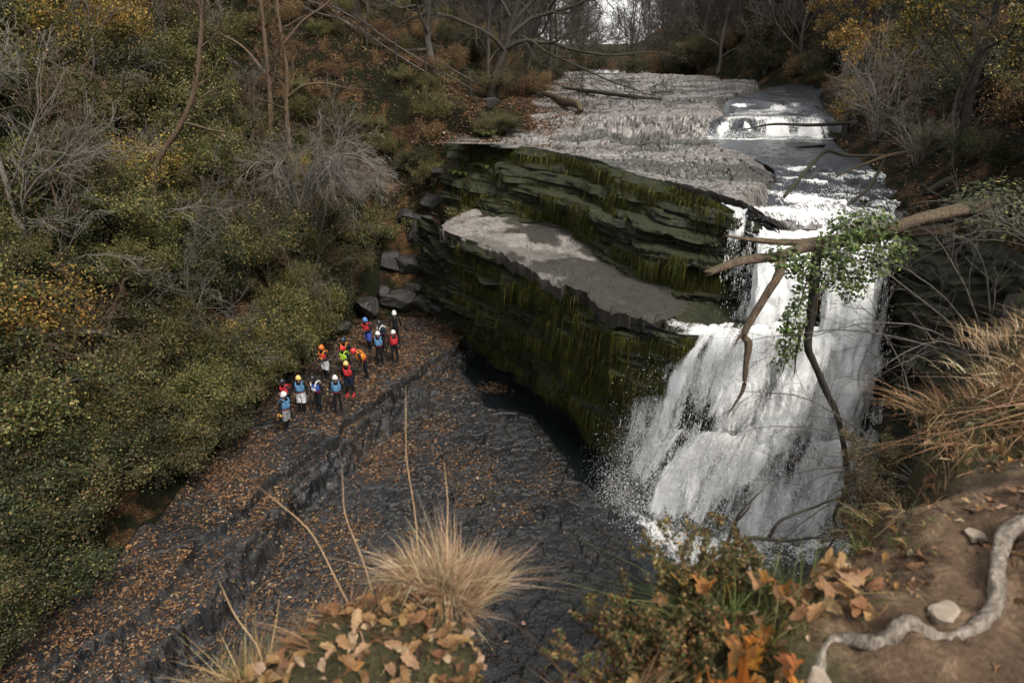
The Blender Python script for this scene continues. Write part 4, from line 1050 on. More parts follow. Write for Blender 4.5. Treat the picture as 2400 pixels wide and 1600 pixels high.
# yellow beech beyond the right bank, and the darker one filling the right corner
def leafy_tree(seed, h, r0, pal, size, per, limbs=12, lr=.45, t0=.2, lean=(0, 0), up=.05):
    rng = np.random.default_rng(seed)
    T = trunk_path((0, 0, -.3), (lean[0], lean[1], h), r0, r0 * .2, 11, .5, rng)
    L1 = spawn(*T, limbs, t0, 1, 1.0, lr, .12, up, 7, rng, .5); L2 = spawn(*L1, 8, .2, 1, .8, .45, .16, 0, 5, rng, .55); L3 = spawn(*L2, 4, .2, 1, .7, .5, .18, 0, 4, rng, .6)
    tr = trees_parts([T, L1], [8, 5]).mesh('trunk', True); tr.materials.append(MAT_BARK_DARK)
    A = Acc(); A.add(*leaves_on(L3[0], per, size, rng, .11, .6, pal)); A.add(*leaves_on(L2[0], per, size, rng, .13, .6, pal))
    br = trees_parts([(L2[0], np.maximum(L2[1], .006)), (L3[0], np.maximum(L3[1], .004))], [3, 3]).mesh('branches', True); br.materials.append(MAT_BARK_GREY)
    cr = A.mesh('crown'); cr.materials.append(MAT_LEAF)
    return tr, cr, br
def plant_leafy(p, x, y, rot, sc, name, label, group=None, dz=0):
    e = ob(name, None, loc=(x, y, float(ground(np.array([x]), np.array([y]))[0]) + dz), label=label, cat='tree', group=group)
    e.rotation_euler = (0, 0, rot); e.scale = (sc,) * 3
    for me, pn in zip(p, ('trunk', 'crown', 'branches')): ob(pn, me, None, e)
DKY = [(.05, .055, .014, 4), (.09, .085, .02, 3), (.24, .17, .03, 2), (.34, .22, .04, 1.2), (.035, .042, .012, 3)]
plant_leafy(leafy_tree(91, 8.0, .14, YELLOW, .12, 22), 17.2, 36.4, 0, 1.1, 'yellow_beech', 'golden yellow leaved tree above the right side of the river')
dk = leafy_tree(92, 9.0, .18, DKY, .12, 26)
plant_leafy(dk, 15.6, 24.4, .5, .95, 'dark_beech', 'tall dark green and yellow tree in the upper right corner')
plant_leafy(dk, 19.4, 30.0, 2.4, 1.0, 'dark_beech', 'dark green and yellow tree behind the one in the upper right corner')
plant_leafy(leafy_tree(93, 7.0, .13, DKY, .12, 24), 21.0, 38.5, 1.4, 1.1, 'dark_beech', 'dark green tree just right of the golden yellow tree')
# brown bare shrubs leaning over the right side of the river
sb = bush_proto(30, 4.2, 12, .8, RUST, .05, 1, 9, 5, .03, MAT_BARK_PALE, True)
place_bush(sb, 'bare_bush', (16.4, 31.6, 10.3), .3, 1.0, 'large pale brown bare bush overhanging the river above the falls', 'bush', None)
place_bush(sb, 'bare_bush', (15.6, 26.6, 10.0), 2.0, .62, 'smaller pale brown bare bush beside the rapids', 'bush', None)
plant_tree(bare_tree(67, 7.5, .07, 10, .9, .16, .03, .4, 6, 4, 3, (-.9, .0), .25, .006), MAT_BARK_GREY, 15.3, 24.0, 0, 1, 'slim_bare_tree', 'slim bare sapling standing on the right bank beside the rapids', 'tree')

# ================================================================== MOSS, LITTER, STONES, LOGS
def blades(B0, D, L, W, n=4, bend=None, rng=RNG):
    """thin curved strips: base B0 (k,3), start direction D, length L, width W, bend (k,3) added progressively"""
    k = len(B0); t = np.linspace(0, 1, n)[None, :, None]
    bend = np.zeros((k, 3)) if bend is None else bend
    C = B0[:, None, :] + D[:, None, :] * (L[:, None, None] * t) + bend[:, None, :] * (t ** 2)
    side = norm(np.cross(D + bend * .5, norm(rng.normal(size=(k, 3)))))
    w = W[:, None, None] * (1 - t * .92) * .5
    V = np.stack([C - side[:, None, :] * w, C + side[:, None, :] * w], 2).reshape(-1, 3)
    b = np.arange(k)[:, None] * n * 2; i = np.arange(n - 1)[None, :] * 2
    F = np.stack([b + i, b + i + 1, b + i + 3, b + i + 2], -1).reshape(-1, 4)
    return V, F, n - 1

MOSSC = [(.03, .034, .009, 4), (.06, .068, .014, 3), (.105, .115, .022, 2), (.16, .16, .04, .7), (.05, .04, .016, 1.5)]
def moss_on(name, P, nrm, count, seed, zlo, zhi, thr, Lr=(.12, .45), label=None, umin=.05):
    rng = np.random.default_rng(seed)
    n, m, _ = P.shape
    i = rng.integers(int(n * umin), n - 1, count); j = rng.integers(1, m - 1, count)
    C = P[i, j]; N = nrm[i]
    patch = fbm(C[:, 0] * .9 + C[:, 1] * .9, C[:, 2] * .35, seed=seed, oct=3) + .5 * fbm(C[:, 0] * 4 + C[:, 1] * 4, C[:, 2] * .8, seed=seed + 1, oct=2)
    band = .45 * np.cos(C[:, 2] * 5.2 + 1.5 * fbm(C[:, 0] * .3, C[:, 1] * .3, seed=seed + 2, oct=2))
    k = (C[:, 2] > zlo) & (C[:, 2] < zhi) & (patch + band > thr + .25 * rng.normal(size=count)) & (C[:, 0] < 7.4)
    C, N = C[k], N[k]; q = len(C)
    N3 = np.concatenate([N, np.zeros((q, 1))], 1)
    D = norm(N3 * .8 + rng.normal(size=(q, 3)) * .35 + np.array([0, 0, .1]))
    L = rng.uniform(*Lr, q)
    bend = np.stack([np.zeros(q), np.zeros(q), -L * rng.uniform(.8, 1.8, q)], -1)
    V, F, s = blades(C + N3 * .01, D, L * .35, rng.uniform(.018, .042, q), 3, bend, rng)
    col = np.repeat(palette(q, MOSSC, rng, .3), s, 0)
    return ob(name, mesh_np(name, V, F, col), MAT_MOSS, label=label, cat='moss', kind='stuff')
moss_on('hanging_moss', PU, NU, 80000, 501, 6.9, 10.0, .0, (.15, .65), 'hanging green moss and grass on the upper cliff face')
moss_on('hanging_moss', PL, NL, 105000, 502, .6, 6.75, .0, (.12, .55), 'hanging green moss and grass on the lower cliff face', .22)

rng = np.random.default_rng(28)
n = 20000
x = rng.uniform(-18, -3.6, n); y = rng.uniform(35.5, 52, n); k = (fbm(x * .5, y * .5, seed=606, oct=3) > -.3) & (gorge_dist(x, y)[0] > 1.2); x, y = x[k], y[k]; n = len(x)
L = rng.uniform(.15, .5, n); D = norm(rng.normal(size=(n, 3)) * .35 + [0, 0, 1]); bend = rng.normal(size=(n, 3)) * L[:, None] * .5; bend[:, 2] = -L * .5
V, F, sg = blades(np.stack([x, y, ground(x, y)], -1), D, L, rng.uniform(.02, .045, n), 3, bend, rng)
ob('hillside_grass', mesh_np('hillside_grass', V, F, np.repeat(palette(n, [(.26, .18, .085, 3), (.18, .12, .055, 3), (.34, .25, .13, 1.5), (.09, .085, .03, 2)], rng), sg, 0)), MAT_GRASS, label='tan dead grass on the slope around the fence', cat='grass', kind='stuff')
LITTER = [(.25, .155, .085, 2.2), (.17, .09, .042, 3.2), (.32, .235, .15, 1.2), (.10, .054, .027, 3.5), (.26, .14, .045, 1.1), (.055, .033, .019, 3)]
def litter(name, x, y, z, size, label, seed=1, tilt=.35):
    rng = np.random.default_rng(seed); n = len(x)
    N = np.stack([rng.normal(size=n) * tilt, rng.normal(size=n) * tilt, np.ones(n)], -1)
    V, F = leaves(np.stack([x, y, z + .02], -1), N, size * np.exp(rng.normal(size=n) * .32), .62, rng, .35)
    return ob(name, mesh_np(name, V, F, palette(n, LITTER, rng)), MAT_DRY, label=label, cat='leaves', kind='stuff')
rng = np.random.default_rng(21)
x = rng.uniform(-14, 3.4, 190000); y = rng.uniform(7.8, 35.5, 190000)
dl = seg_side(EDGE_LOW, x, y); dp = seg_side(EDGE_POOL, x, y); gs = gorge_dist(x, y)[0]
cl = fbm(x * .6, y * .6, seed=601, oct=4)
dens = np.where(dl > .1, np.clip(.50 + .48 * cl, .06, 1), np.clip(.46 - .075 * (-dl) + .42 * cl, .012, .8)) * sstep(0, .8, dp)
dens = np.where((gs > -1.2) & (dl > 0), dens * .8, dens)
k = (rng.uniform(0, 1, len(x)) < dens * 1.1) & (gs < -.1) & (dp > .1)
x, y = x[k], y[k]
z = floor_z(x, y)
litter('fallen_leaves', x, y, z, .08, 'brown and tan fallen leaves strewn over the ledge and gorge floor', 22)
x = -.9 + rng.normal(size=260) * .42; y = 28.2 + rng.normal(size=260) * .28
litter('floating_leaves', x, y, np.full(260, -.15), .085, 'raft of fallen leaves floating on the dark pool under the cliff', 23, .12)
n = 30000
y = 33 + 40 * rng.uniform(0, 1, n) ** 1.6; x = river_left(y) + rng.normal(size=n) * 1.6 - 1.0 + .9 * np.abs(rng.normal(size=n)) * (y < 48)
k = (fbm(x * .5, y * .5, seed=603, oct=3) > -.3) & (x > -7) & (x < 7)
x, y = x[k], y[k]; k = gorge_dist(x, y)[0] > .2; x, y = x[k], y[k]
z = np.maximum(bed_z(x, y), ground(x, y))
litter('fallen_leaves', x, y, z, .10, 'russet fallen leaves gathered along the left edge of the river bed', 24)
n = 15000
y = rng.uniform(8, 44, n); x = river_right(y) + rng.uniform(.2, 9, n); k = (x / y < .9) & (gorge_dist(x, y)[0] > .4); x, y = x[k], y[k]
litter('fallen_leaves', x, y, ground(x, y), .095, 'brown fallen leaves on the dark bank right of the river', 25)
n = 60000
x = rng.uniform(-20, -1.5, n); y = 14 + 38 * rng.uniform(0, 1, n) ** .6; gs = gorge_dist(x, y)[0]
k = (gs > 1.6) & (gs < 15) & (x < river_left(y) - .5) & (fbm(x * .4, y * .4, seed=604, oct=3) > -.3); x, y = x[k], y[k]
litter('fallen_leaves', x, y, ground(x, y), .09, 'brown fallen leaves lying under the left hillside thicket', 26)
# a few leaves lodged on the terrace
n = 700
t = rng.uniform(0, .55, n) ** 1.3
x = np.interp(t, [0, .3, 1], [-3.2, -.6, 4.2]) + rng.uniform(-.4, 1.6, n); y = np.interp(t, [0, .3, 1], [32.0, 29.6, 21.6]) + rng.uniform(-.4, 1.6, n)
litter('fallen_leaves', x, y, np.full(n, 6.86), .075, 'scattered fallen leaves on the rock terrace halfway up the cliff', 27)

# ---- boulders
_ico = None
def ico(sub=3):
    import bmesh
    global _ico
    bm = bmesh.new(); bmesh.ops.create_icosphere(bm, subdivisions=sub, radius=1)
    V = np.array([v.co[:] for v in bm.verts]); F = np.array([[v.index for v in f.verts] for f in bm.faces]); bm.free()
    return V, F
ICO3 = ico(4)
def boulder_mesh(seed, dims, planes=15, rough=.07):
    rng = np.random.default_rng(seed); V, F = ICO3; V = V * 1.35
    for q in range(planes):
        nrm_ = norm(rng.normal(size=3) * [1, 1, .8]); d = rng.uniform(.55, .95)
        h = V @ nrm_ - d; V = V - np.maximum(h, 0)[:, None] * nrm_ * .985
    for q in (2, 0):
        h = V[:, 2] - .62; V[:, 2] -= np.maximum(h, 0) * .85
    V = V + norm(V) * (fbm(V[:, 0] * 2.5 + seed, V[:, 1] * 2.5, V[:, 2] * 2.5, 4, seed)[:, None] * rough)
    V[:, 2] += .05 * np.round(V[:, 2] * 3) * .3
    return mesh_np('boulder', V * np.asarray(dims), F, smooth=False)
def boulder(loc, dims, seed, label, rot=0.0, matl=None, name='boulder', group=None):
    return ob(name, boulder_mesh(seed, dims), matl or MAT_BOULDER, loc=loc, rotz=rot, label=label, cat='boulder', group=group)
BL = [((-5.1, 36.9, 3.6), (.75, .7, 1.05), 'tall upright grey boulder at the top of the rock pile by the cliff', .3),
      ((-4.4, 36.0, 2.9), (.7, .8, .7), 'blocky grey boulder between the upright boulder and the mossy cliff', 1.1),
      ((-5.7, 36.0, 2.5), (.95, .8, .7), 'broad grey boulder in the middle of the rock pile', .5),
      ((-6.2, 34.9, 1.7), (1.25, .9, .75), 'big dark flat topped boulder behind the white helmeted person', .1),
      ((-4.9, 34.9, 1.6), (.85, .7, .55), 'rounded boulder at the foot of the rock pile', 2.0),
      ((-4.0, 34.2, 1.5), (.6, .6, .5), 'small dark boulder where the ledge meets the cliff', .9),
      ((-7.6, 34.2, 1.7), (.8, .6, .6), 'leaf strewn boulder behind the blue helmeted person', 1.4),
      ((-6.7, 36.0, 2.9), (.7, .6, .6), 'boulder half hidden under yellow leaved twigs above the people', .2),
      ((-3.7, 35.6, 2.4), (.6, .7, .9), 'narrow boulder wedged in the gully beside the cliff', 2.6),
      ((-8.7, 31.8, 1.45), (.55, .45, .35), 'low boulder at the back of the ledge under the thicket', .7)]
BL += [((-4.6, 37.6, 4.4), (.8, .7, .6), 'grey boulder above the upright boulder beside the mossy cliff', .4), ((-5.9, 37.4, 4.2), (.7, .6, .55), 'boulder at the upper left of the rock pile', 1.9),
       ((-3.9, 38.2, 5.6), (.9, .8, .5), 'dark boulder at the head of the gully above the terrace', .6), ((-6.9, 35.0, 2.2), (.55, .5, .45), 'small boulder left of the big flat topped boulder', 2.2), ((-5.3, 35.4, 2.1), (.5, .5, .4), 'small boulder in front of the broad grey boulder', .3)]
for i, (loc, dm, lb, rz) in enumerate(BL):
    g_ = float(ground(np.array([loc[0]]), np.array([loc[1]]))[0])
    boulder((loc[0], loc[1], max(loc[2], g_ + dm[2] * .25)), dm, 700 + i, lb, rz)
for i, (loc, dm, rz, lb) in enumerate([((-.2, 38.6, 10.12), (.9, .7, .20), .5, 'upper flat rock slab at the left edge of the river bed'), ((.45, 38.3, 10.0), (.8, .6, .18), 1.0, 'middle flat rock slab beneath the upper slab at the river edge'),
                               ((1.0, 37.9, 9.9), (.6, .5, .16), .1, 'lowest flat rock slab nearest the cliff lip')]):
    boulder(loc, dm, 720 + i, lb, rz, None, 'rock_slab')
boulder((3.5, 18.8, .05), (.5, .45, .45), 730, 'wet black boulder in the spray at the foot of the waterfall', .4, MAT_SLATE)
boulder((4.3, 18.0, .0), (.6, .4, .3), 731, 'low wet boulder in the foam at the foot of the waterfall', 1.4, MAT_SLATE)
boulder((-1.2, 40.2, 11.5), (.45, .35, .3), 732, 'grey stone on the leafy bank left of the crooked oak', .4)
# ---- fallen timber
def log_mesh(path, r, k=12, n=60, seed=0, rough=.16, close=True):
    P = smooth_path(path, n); rr = np.interp(np.linspace(0, 1, n), np.linspace(0, 1, len(r)), r)
    V, F = tubes(P[None], rr[None], k)
    V = V.reshape(n, k, 3); ax = P[:, None, :]
    a = np.arange(k)[None, :]; t = np.arange(n)[:, None]
    d = 1 + rough * (fbm(a * 1.3 + seed, t * .10, seed=seed, oct=3) + .6 * vnoise(a * 2.1, t * .5, seed=seed + 2))
    V = ax + (V - ax) * d[..., None]
    V[0] += (P[0] - P[1]) * 2.5 * np.random.default_rng(seed).uniform(-.5, 1.2, (k, 1)); V[-1] += (P[-1] - P[-2]) * 2.5 * np.random.default_rng(seed + 1).uniform(-.5, 1.2, (k, 1))
    Vf = np.concatenate([V.reshape(-1, 3), P[:1], P[-1:]])
    c0, c1 = n * k, n * k + 1; j = np.arange(k); j2 = (j + 1) % k
    caps = np.concatenate([np.stack([np.full(k, c0), j2, j], -1), np.stack([np.full(k, c1), (n - 1) * k + j, (n - 1) * k + j2], -1)])
    return mesh_np('log', Vf, [caps, F], smooth=True)
e = ob('fallen_tree', None, loc=(11.8, 16.2, 11.2), label='fallen dead tree lying across the top of the waterfall from the right bank', cat='tree')
off = np.array([11.8, 16.2, 11.2])
def tpart(name, path, r, matl=MAT_DEAD, k=12, n=60, seed=0, rough=.16):
    return ob(name, log_mesh(np.asarray(path) - off, r, k, n, seed, rough), matl, e)
tpart('trunk', [(11.9, 16.3, 11.3), (11.2, 16.2, 11.22), (10.41, 16, 11.12), (9.65, 16, 10.93), (8.8, 16, 10.62), (8.02, 16, 10.44), (7.21, 16, 10.3), (6.44, 16, 10.05), (5.62, 16, 9.93), (4.8, 15.9, 9.66)], [.17, .165, .16, .15, .14, .135, .13, .12, .11, .075], seed=1, k=14, n=110)
tpart('branch', [(8.2, 16.1, 10.45), (7.32, 16.2, 10.36), (6.68, 16.2, 10.34), (6.04, 16.2, 10.39), (5.2, 16.2, 10.5)], [.11, .10, .085, .065, .02], seed=2)
tpart('branch', [(11.7, 16.5, 10.8), (10.45, 16.3, 10.62), (9.33, 16.2, 10.55), (8.6, 16.2, 10.4), (7.9, 16.1, 10.3)], [.11, .11, .10, .09, .07], MAT_DEAD, seed=3)
tpart('hanging_branch', [(6.5, 15.9, 10.0), (6.4, 15.6, 9.7), (6.14, 15.6, 9.1), (5.8, 15.6, 8.19), (5.93, 15.6, 7.9), (5.95, 15.6, 7.36), (5.98, 15.6, 6.6), (5.74, 15.6, 5.96)], [.12, .11, .095, .085, .09, .07, .055, .015], seed=4, n=70)
tpart('stub', [(5.85, 15.6, 8.3), (5.66, 15.58, 8.05), (5.58, 15.55, 7.9)], [.06, .035, .01], n=14, k=7, seed=5)
tpart('hanging_branch', [(7.35, 15.9, 10.2), (7.35, 15.7, 9.5), (7.42, 15.7, 8.61), (7.5, 15.7, 7.75), (7.85, 15.7, 7.1), (8.25, 15.7, 6.4), (8.65, 15.7, 5.7), (9.1, 15.7, 4.5), (9.35, 15.7, 3.4), (9.2, 15.7, 2.5), (9.35, 15.7, 1.7), (8.9, 15.6, .7)], [.12, .11, .10, .09, .085, .085, .075, .075, .08, .05, .035, .012], MAT_BARK_DARK, seed=6, n=120)
tpart('twig', [(7.47, 15.7, 8.6), (7.26, 15.65, 8.3), (7.2, 15.65, 7.7), (7.25, 15.65, 7.1)], [.05, .04, .03, .015], MAT_BARK_DARK, n=24, k=7, seed=7)
# ivy wrapped round it
IV = Acc(); IVS = .6; rng = np.random.default_rng(33)
for (cx, cy, cz, sx, sy, sz, n) in [(8.3, 15.85, 10.85, .75, .45, .42, 900), (7.75, 15.8, 10.35, .55, .45, .40, 620), (8.35, 15.7, 9.95, .65, .4, .55, 750), (7.45, 15.7, 9.75, .55, .4, .5, 620), (8.95, 15.8, 10.15, .5, .4, .5, 520),
                             (6.75, 15.8, 9.95, .4, .35, .35, 420), (8.2, 15.6, 9.4, .35, .3, .35, 260), (7.1, 15.7, 9.2, .22, .22, .5, 200), (6.95, 15.65, 8.5, .25, .25, .55, 360), (6.95, 15.6, 7.9, .26, .22, .4, 240), (6.9, 15.6, 7.4, .2, .15, .3, 70), (9.4, 15.9, 10.3, .3, .3, .4, 160), (6.3, 15.8, 10.2, .2, .25, .25, 90)]:
    n = int(n * IVS); d = norm(rng.normal(size=(n, 3))); r = rng.uniform(.45, 1.15, (n, 1)) ** .7
    C = np.array([cx, cy, cz]) + d * r * [sx, sy, sz] + .06 * rng.normal(size=(n, 3))
    V, F = leaves(C, d + np.array([0, -.4, .7]) + .5 * rng.normal(size=(n, 3)), rng.uniform(.075, .13, n), .85, rng, .15)
    IV.add(V, F, palette(n, IVY, rng))
iv = ob('ivy', IV.mesh('ivy'), MAT_LEAF, label='green ivy wrapped round the fallen tree over the waterfall', cat='ivy')
st = [smooth_path([(8.5, 15.7, 10.4), (8.3, 15.6, 9.7), (8.2, 15.55, 9.0)], 8), smooth_path([(7.2, 15.7, 9.8), (7.0, 15.6, 8.6), (6.9, 15.55, 7.1)], 8), smooth_path([(7.6, 15.7, 10.0), (7.45, 15.6, 9.2), (7.5, 15.6, 8.7)], 8)]
ob('stem', trees_parts([(np.stack(st), np.full((3, 8), .014))], [5]).mesh('stem', True), MAT_BARK_BROWN, iv)
IV2 = Acc(); n = 2600; d = norm(rng.normal(size=(n, 3)))
C = np.array([11.75, 16.4, 11.05]) + d * rng.uniform(.4, 1.1, (n, 1)) * [1.15, .9, .75]
V, F = leaves(C, d + [0, -.3, .8], rng.uniform(.07, .13, n), .85, rng); IV2.add(V, F, palette(n, DARKG, rng))
ob('ivy', IV2.mesh('ivy'), MAT_LEAF, label='dark ivy mound on the right bank where the fallen tree rests', cat='ivy')
# driftwood on the river bed and along the right bank
def log(path, r, name, label, matl, seed=0, n=50, k=10):
    p = np.asarray(path, float); c = p[0]
    return ob(name, log_mesh(p - c, r, k, n, seed), matl, loc=tuple(c), label=label, cat='log')
log([(2.2, 50.6, 11.15), (2.9, 48.2, 11.1), (3.3, 45.8, 11.05), (3.9, 43.4, 11.1), (4.0, 41.5, 10.9)], [.17, .2, .24, .22, .15], 'driftwood_log', 'bent bark covered log lying on the left of the river bed', MAT_BARK_BROWN, 11)
log([(4.0, 54.5, 11.25), (6.0, 51.0, 11.2), (8.0, 48.8, 11.1), (9.6, 47.4, 11.05)], [.10, .14, .14, .06], 'driftwood_log', 'thin dark log lying across the middle of the river bed', MAT_BARK_DARK, 12)
log([(9.7, 24.2, 9.75), (10.5, 25.4, 9.95), (11.4, 26.5, 10.4), (12.4, 27.6, 10.75), (13.4, 27.8, 10.55), (15.1, 27.6, 10.6)], [.06, .075, .075, .07, .06, .05], 'dead_branch', 'dark crooked branch dipping into the rapids from the right bank', MAT_BARK_DARK, 13)
log([(12.6, 26.6, 10.0), (13.6, 26.8, 10.4), (15.1, 27.2, 10.75), (17.4, 27.0, 10.95), (19.2, 26.6, 11.2)], [.03, .05, .07, .08, .09], 'dead_branch', 'long brown branch lying along the right bank above the rapids', MAT_BARK_BROWN, 14)
log([(11.6, 23.3, 9.7), (12.6, 24.4, 9.85), (13.4, 25.4, 10.2), (14.0, 26.2, 10.7)], [.04, .07, .06, .03], 'dead_branch', 'short dark branch slanting out of the rapids', MAT_BARK_DARK, 15, 30, 8)
log([(13.6, 22.4, 10.25), (15.0, 23.2, 10.55), (16.6, 23.4, 10.9), (18.0, 23.2, 11.2)], [.12, .15, .14, .10], 'driftwood_log', 'mossy log half buried in leaves on the right bank', MAT_BARK_DARK, 16)
log([(12.2, 36.6, 10.5), (13.4, 36.4, 10.75), (15.2, 36.0, 10.75), (17.0, 35.4, 10.95)], [.04, .07, .08, .09], 'dead_branch', 'thin dead branch spanning the small cascade', MAT_BARK_DARK, 17, 30, 8)
boulder((14.2, 34.2, 9.85), (1.5, .7, .35), 733, 'low dark mossy rock in front of the small cascade', .05)

# ---- fence along the path above the gorge
def fence(pts, label, hgt=1.05, gap=1.9, rails=(.45, .95)):
    P = resample(np.asarray(pts, float), gap)
    z = ground(P[:, 0], P[:, 1], False)
    e = ob('post_and_rail_fence', None, loc=(P[0, 0], P[0, 1], z[0]), label=label, cat='fence')
    o3 = np.array([P[0, 0], P[0, 1], z[0]])
    Q = np.c_[P, z]
    for q in Q: ob('post', log_mesh([q - o3 + [0, 0, -.4], q - o3 + [0, 0, hgt * .5], q - o3 + [0, 0, hgt]], [.075, .07, .065], 8, 6, int(q[0] * 7) % 50 + 3, .06), MAT_BARK_DARK, e)
    for a, b in zip(Q[:-1], Q[1:]):
        for h in rails: ob('rail', log_mesh([a - o3 + [0, 0, h], (a + b) / 2 - o3 + [0, 0, h - .02], b - o3 + [0, 0, h]], [.05, .05, .05], 6, 6, 9, .06), MAT_BARK_GREY, e)
fence([(-13.5, 44.6), (-10.9, 43.9), (-8.2, 43.2), (-5.0, 42.6)], 'weathered rail fence descending the grassy slope on the left path')
fence([(-4.8, 44.6), (-2.6, 45.4)], 'short rail fence beside the twiggy tree at the end of the path')

# ---- ferns
FERN = [(.045, .07, .014, 3), (.07, .095, .02, 2), (.10, .10, .03, 1)]
def fern_mesh(seed, fr=9, L=.7):
    rng = np.random.default_rng(seed); A = Acc()
    for q in range(fr):
        a = q * 2 * np.pi / fr + rng.normal() * .25; t = np.linspace(.06, 1, 20)
        out_ = np.array([math.cos(a), math.sin(a), 0]); ln = L * rng.uniform(.75, 1.15)
        C = out_ * (t * ln)[:, None] + np.array([0, 0, 1]) * (np.sin(t * 2.5) * ln * .45)[:, None]
        side = np.array([-out_[1], out_[0], 0]); w = ln * .24 * np.sin(np.pi * np.clip(t * .9 + .1, 0, 1)) ** .8
        for s in (-1, 1):
            tip = C + side * (s * w)[:, None] + out_ * (w * .35)[:, None] - np.array([0, 0, 1]) * (w * .25)[:, None]
            d = np.gradient(C, axis=0) * .42
            V = np.stack([C - d, C + d, tip + d * .35, tip - d * .35], 1).reshape(-1, 3)
            A.add(V, np.arange(len(V)).reshape(-1, 4), palette(20, FERN, rng, .15))
    m_ = A.mesh('fern'); m_.materials.append(MAT_LEAF); return m_
FM = [fern_mesh(1), fern_mesh(2, 11, .8)]
for i, (x, y, z, sc, lb) in enumerate([(-.5, 37.6, 10.3, 1.1, 'bright green fern at the left end of the cliff lip'), (-1.4, 36.6, 10.1, .9, 'fern on the cliff lip just left of the bright one'), (-10.6, 28.6, 2.2, 1.2, 'pale green fern hanging over the back of the ledge beside the people'),
                            (-10.9, 26.6, 2.1, 1.2, 'fern drooping from the thicket behind the leftmost people'), (-11.6, 21.2, 2.2, 1.1, 'fern at the shaded back of the ledge'), (-12.7, 14.6, 2.4, 1.5, 'large dark fern hanging in the shadow at lower left'), (-13.2, 12.8, 2.6, 1.5, 'dark fern at the left edge of the shadowed hollow'),
                            (-9.6, 31.4, 2.4, 1.2, 'fern above the low boulder at the back of the ledge'), (-2.6, 36.0, 8.2, 1.1, 'fern on the mossy bank above the terrace'), (-1.2, 35.4, 8.6, 1.0, 'fern on the cliff face left of the moss')]):
    o = ob('fern', FM[i % 2], None, loc=(x, y, z), rotz=i * 1.3, label=lb, cat='fern'); o.scale = (sc,) * 3

# ================================================================== PEOPLE
MAT_SKIN = M_plain('skin', (.27, .155, .105), .55, .4, .08)
def cloth(name, c, rough=.75): return M_plain('cloth_' + name, tuple(q * .55 for q in c), rough, .25, .18, 30)
MAT_SUIT = cloth('black_neoprene', (.010, .011, .013), .6)
MAT_NAVY = cloth('navy_neoprene', (.012, .018, .04), .6)
CLOTH = {'blue': cloth('light_blue', (.10, .24, .42)), 'royal': cloth('royal_blue', (.06, .10, .42)), 'red': cloth('red', (.52, .03, .035)), 'darkred': cloth('dark_red', (.30, .02, .03)),
         'orange': cloth('orange', (.72, .24, .03)), 'green': cloth('lime', (.42, .62, .05)), 'black': MAT_SUIT, 'navy': MAT_NAVY, 'grey': cloth('grey', (.26, .27, .27)), 'white': cloth('white', (.75, .75, .73)), 'yellow': cloth('yellow', (.78, .58, .12))}
def M_camo():
    def b(t, o):
        n = noise(t, 26, 3, .6, objco(t), .5)
        pbsdf(t, o, ramp(t, n, [(.40, (.03, .032, .036)), (.5, (.30, .31, .32)), (.62, (.62, .63, .63))]), .8, None, .2)
    return mat('camouflage_cloth', b)
CLOTH['camo'] = M_camo()
HEL = {k: M_plain('helmet_' + k, tuple(q * .6 for q in c), .35, .5, .05) for k, c in {'white': (.80, .80, .78), 'yellow': (.80, .55, .18), 'orange': (.80, .20, .03), 'red': (.62, .03, .02), 'blue': (.10, .24, .55), 'black': (.018, .02, .024), 'teal': (.02, .05, .06)}.items()}

def skin_body(name, J, E, finger=.0085):
    """continuous surface grown over a skeleton: J {name:(co, radius)}, E edges, first joint is the root"""
    keys = list(J); idx = {k: i for i, k in enumerate(keys)}
    me = bpy.data.meshes.new(name)
    me.from_pydata([J[k][0] for k in keys], [(idx[a], idx[b]) for a, b in E], [])
    o = bpy.data.objects.new(name, me); COL.objects.link(o)
    md = o.modifiers.new('skin', 'SKIN'); md.branch_smoothing = .6
    if not me.skin_vertices:
        import bmesh
        bm = bmesh.new(); bm.from_mesh(me); bm.verts.layers.skin.verify(); bm.to_mesh(me); bm.free()
    sv = me.skin_vertices[0].data
    for k in keys:
        r = J[k][1]; sv[idx[k]].radius = r if isinstance(r, tuple) else (r, r)
        sv[idx[k]].use_root = False
    sv[0].use_root = True
    o.modifiers.new('sub', 'SUBSURF').levels = 1
    o.modifiers['sub'].render_levels = 1
    dg = bpy.context.evaluated_depsgraph_get()
    ev = o.evaluated_get(dg)
    res = bpy.data.meshes.new_from_object(ev)
    bpy.data.objects.remove(o); bpy.data.meshes.remove(me)
    res.polygons.foreach_set('use_smooth', np.ones(len(res.polygons), bool))
    return res

def loft(rings):
    """rings (n,k,3) closed round, capped both ends"""
    n, k, _ = rings.shape
    V = rings.reshape(-1, 3); i = np.arange(n - 1)[:, None] * k; j = np.arange(k)[None, :]; j2 = (j + 1) % k
    F = np.stack([i + j, i + j2, i + k + j2, i + k + j], -1).reshape(-1, 4)
    V = np.concatenate([V, rings[0].mean(0, keepdims=True), rings[-1].mean(0, keepdims=True)])
    a = np.arange(k); b = (a + 1) % k
    caps = np.concatenate([np.stack([np.full(k, n * k), b, a], -1), np.stack([np.full(k, n * k + 1), (n - 1) * k + a, (n - 1) * k + b], -1)])
    return V, F, caps

